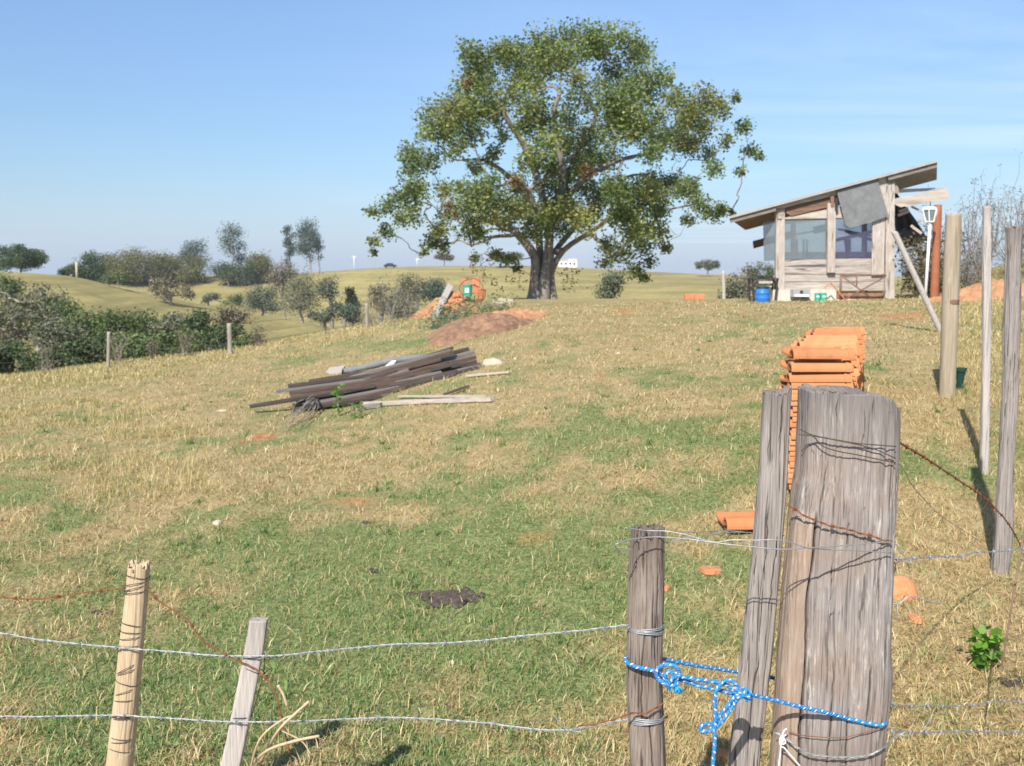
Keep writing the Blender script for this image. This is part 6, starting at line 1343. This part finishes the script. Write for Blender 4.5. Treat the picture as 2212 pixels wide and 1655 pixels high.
# rusty mesh panel at the right edge
root = empty('mesh_panel', Q4(740, 1170, 2.9), 'rusty wire mesh panel standing at the right edge', 'mesh')
mb = MB(); A0, A1 = Q4(735, 1175, 2.9), Q4(850, 480, 3.1); mb.tube([A0, A1], .003, 6)
for k in range(11):
    t = k / 10; a = A0 + (A1 - A0) * t; mb.tube(smoothpath([a, a + (.12, .03, .01 * (-1)**k), a + (.3, .06, .03)], 3), .0011, 4)
for k in range(7):
    a = A0 + (A1 - A0) * (k / 7); b_ = A0 + (A1 - A0) * min(1, (k + 1.6) / 7); mb.tube([a, b_ + (.2, .03, 0)], .0011, 4); mb.tube([a + (.2, .03, 0), b_], .0011, 4)
mb.build('wires', M['rustframe'], root, smooth=True)

# ------------------------------------------------------------------ rope
def rope():
    root = empty('blue_rope', Q3(930, 1180, 2.1), 'blue rope with white flecks knotted between the brown post and the massive post', 'rope')
    r = .0047
    def seg(name, pts, rad=r, mat='rope'):
        pp = smoothpath(pts, 10); return MB().tube(pp, rad, 12).build(name, M[mat], root, smooth=True, uv=True)
    f = 2.125
    # around the brown post and the first knot
    seg('post_loop', [Q3(400, 955, 2.20), Q3(300, 945, 2.215), Q3(200, 938, 2.20), Q3(168, 950, 2.165), Q3(185, 985, 2.135), Q3(260, 1014, 2.118), Q3(330, 1026, 2.115), Q3(400, 1052, 2.105)])
    seg('knot_loop', [Q3(400, 1052, 2.105), Q3(430, 1090, 2.10), Q3(410, 1110, 2.10), Q3(375, 1080, 2.098), Q3(368, 1035, 2.096), Q3(395, 1003, 2.096), Q3(450, 992, 2.096), Q3(500, 1010, 2.096), Q3(515, 1045, 2.098), Q3(500, 1080, 2.10)])
    seg('knot_loop', [Q3(430, 1110, 2.092), Q3(425, 1060, 2.09), Q3(450, 1040, 2.088), Q3(490, 1050, 2.088), Q3(505, 1075, 2.09), Q3(480, 1100, 2.09), Q3(455, 1085, 2.092)])
    seg('knot_loop', [Q3(450, 1150, 2.092), Q3(455, 1110, 2.086), Q3(480, 1075, 2.084), Q3(520, 1070, 2.09)])
    seg('knot_loop', [Q3(380, 1090, 2.098), Q3(430, 1120, 2.09), Q3(480, 1130, 2.088), Q3(510, 1100, 2.09)])
    for k in range(16):
        a = Q3(480 + rng.uniform(-22, 22), 1125 + rng.uniform(-8, 8), 2.09); b = Q3(500 + rng.uniform(-50, 50), 1172 + rng.uniform(-12, 16), 2.09 + rng.uniform(-.01, .01)); MB().tube([a, (a + b) / 2 + rng.normal(0, .002, 3), b], [.0022, .002, .0014], 5).build('frayed_end', M['tuft'], root, smooth=True) if k < 12 else None
    # two strands to the bow
    seg('strand', [Q3(500, 1068, 2.10), Q3(560, 1076, 2.10), Q3(640, 1090, 2.10), Q3(720, 1102, 2.10), Q3(790, 1112, 2.10), Q3(850, 1140, 2.10), Q3(900, 1175, 2.10)])
    seg('strand', [Q3(510, 1088, 2.108), Q3(560, 1100, 2.11), Q3(640, 1130, 2.11), Q3(720, 1146, 2.11), Q3(800, 1165, 2.11), Q3(890, 1185, 2.108)])
    seg('back_strand', [Q3(400, 955, 2.20), Q3(520, 978, 2.23), Q3(640, 1000, 2.26), Q3(780, 1022, 2.30), Q3(890, 1040, 2.33), Q3(1000, 1060, 2.36), Q3(1130, 1080, 2.38), Q3(1500, 1180, 2.40), Q3(1800, 1290, 2.39), Q3(1872, 1310, 2.33)])
    # bow
    seg('bow_loop', [Q3(930, 1200, 2.095), Q3(905, 1150, 2.092), Q3(880, 1110, 2.09), Q3(840, 1094, 2.09), Q3(800, 1105, 2.09), Q3(770, 1140, 2.088), Q3(752, 1180, 2.086), Q3(748, 1250, 2.086), Q3(752, 1330, 2.084), Q3(748, 1420, 2.084), Q3(748, 1500, 2.084), Q3(742, 1580, 2.084), Q3(736, 1660, 2.084), Q3(735, 1800, 2.084)])
    seg('bow_loop', [Q3(920, 1180, 2.098), Q3(880, 1200, 2.095), Q3(840, 1250, 2.092), Q3(790, 1310, 2.09), Q3(740, 1372, 2.088), Q3(690, 1378, 2.088), Q3(660, 1395, 2.088), Q3(662, 1425, 2.088), Q3(700, 1422, 2.088), Q3(760, 1395, 2.09), Q3(810, 1340, 2.092), Q3(860, 1270, 2.095), Q3(900, 1215, 2.095), Q3(950, 1180, 2.095)])
    seg('bow_knot', [Q3(880, 1150, 2.09), Q3(920, 1175, 2.082), Q3(960, 1200, 2.08), Q3(975, 1215, 2.085), Q3(950, 1222, 2.09)])
    seg('bow_knot', [Q3(880, 1185, 2.095), Q3(905, 1205, 2.084), Q3(935, 1190, 2.08), Q3(955, 1160, 2.082), Q3(930, 1150, 2.09)])
    seg('bow_knot', [Q3(860, 1165, 2.095), Q3(900, 1185, 2.088), Q3(945, 1200, 2.086), Q3(975, 1180, 2.09), Q3(965, 1160, 2.095)])
    # to the massive post and round its edge
    seg('front_strand', [Q3(940, 1180, 2.10), Q3(1000, 1193, 2.11), Q3(1080, 1210, 2.125), Q3(1200, 1240, 2.145), Q3(1340, 1275, 2.165), Q3(1480, 1306, 2.18), Q3(1600, 1340, yf - .002), Q3(1700, 1365, yf - .001), Q3(1800, 1385, yf), Q3(1848, 1385, yf + .006), Q3(1866, 1360, yf + .03), Q3(1866, 1325, yf + .07), Q3(1862, 1310, YB + .05)])
rope()
o = MB(); root = empty('white_string', Q3(1190, 1460, yf), 'white string tied to the wire low on the massive post', 'string')
for pts in ([(1218, 1410), (1200, 1425), (1190, 1455), (1195, 1490), (1180, 1520), (1176, 1570), (1165, 1660), (1160, 1750)], [(1190, 1455), (1172, 1480), (1180, 1525), (1200, 1535), (1240, 1580), (1275, 1620), (1312, 1665), (1380, 1750)], [(1215, 1450), (1185, 1470), (1190, 1510), (1210, 1500), (1200, 1470)]):
    o.tube(smoothpath([Q3(x, y, yf - .022) for x, y in pts], 6), .0019, 7)
o.build('cord', M['string'], root, smooth=True)
# straw stalks with husks, lower left
base = GP(548, 1655, 2.3); root = empty('dry_cane', base, 'bright dry cane stalks in front of the fence at the lower left', 'stalks'); mb = MB()
for pts, r_ in (([(560, 1650), (600, 1580), (640, 1540), (668, 1515)], .004), ([(540, 1655), (580, 1620), (640, 1600), (690, 1590)], .004), ([(535, 1690), (560, 1600), (610, 1555), (638, 1545)], .003), ([(600, 1575), (650, 1600), (672, 1630)], .002), ([(600, 1480), (612, 1500), (620, 1525)], .004)):
    mb.tube(smoothpath([P(x, y, 2.36 if y < 1640 else 2.45) for x, y in pts], 6), r_, 6)
mb.build('stalk', M['posttan'], root, smooth=True)

# ------------------------------------------------------------------ air
m, t = newmat('air')
v = t.n('ShaderNodeVolumePrincipled', {'Color': (.92, .96, 1.0), 'Density': .00032, 'Anisotropy': .3})
t.n('ShaderNodeOutputMaterial', {'Volume': v.outputs[0]})
o = MB().box((0, 740, -25), 5400, 1620, 100).build('haze', m); props(o, kind='stuff')
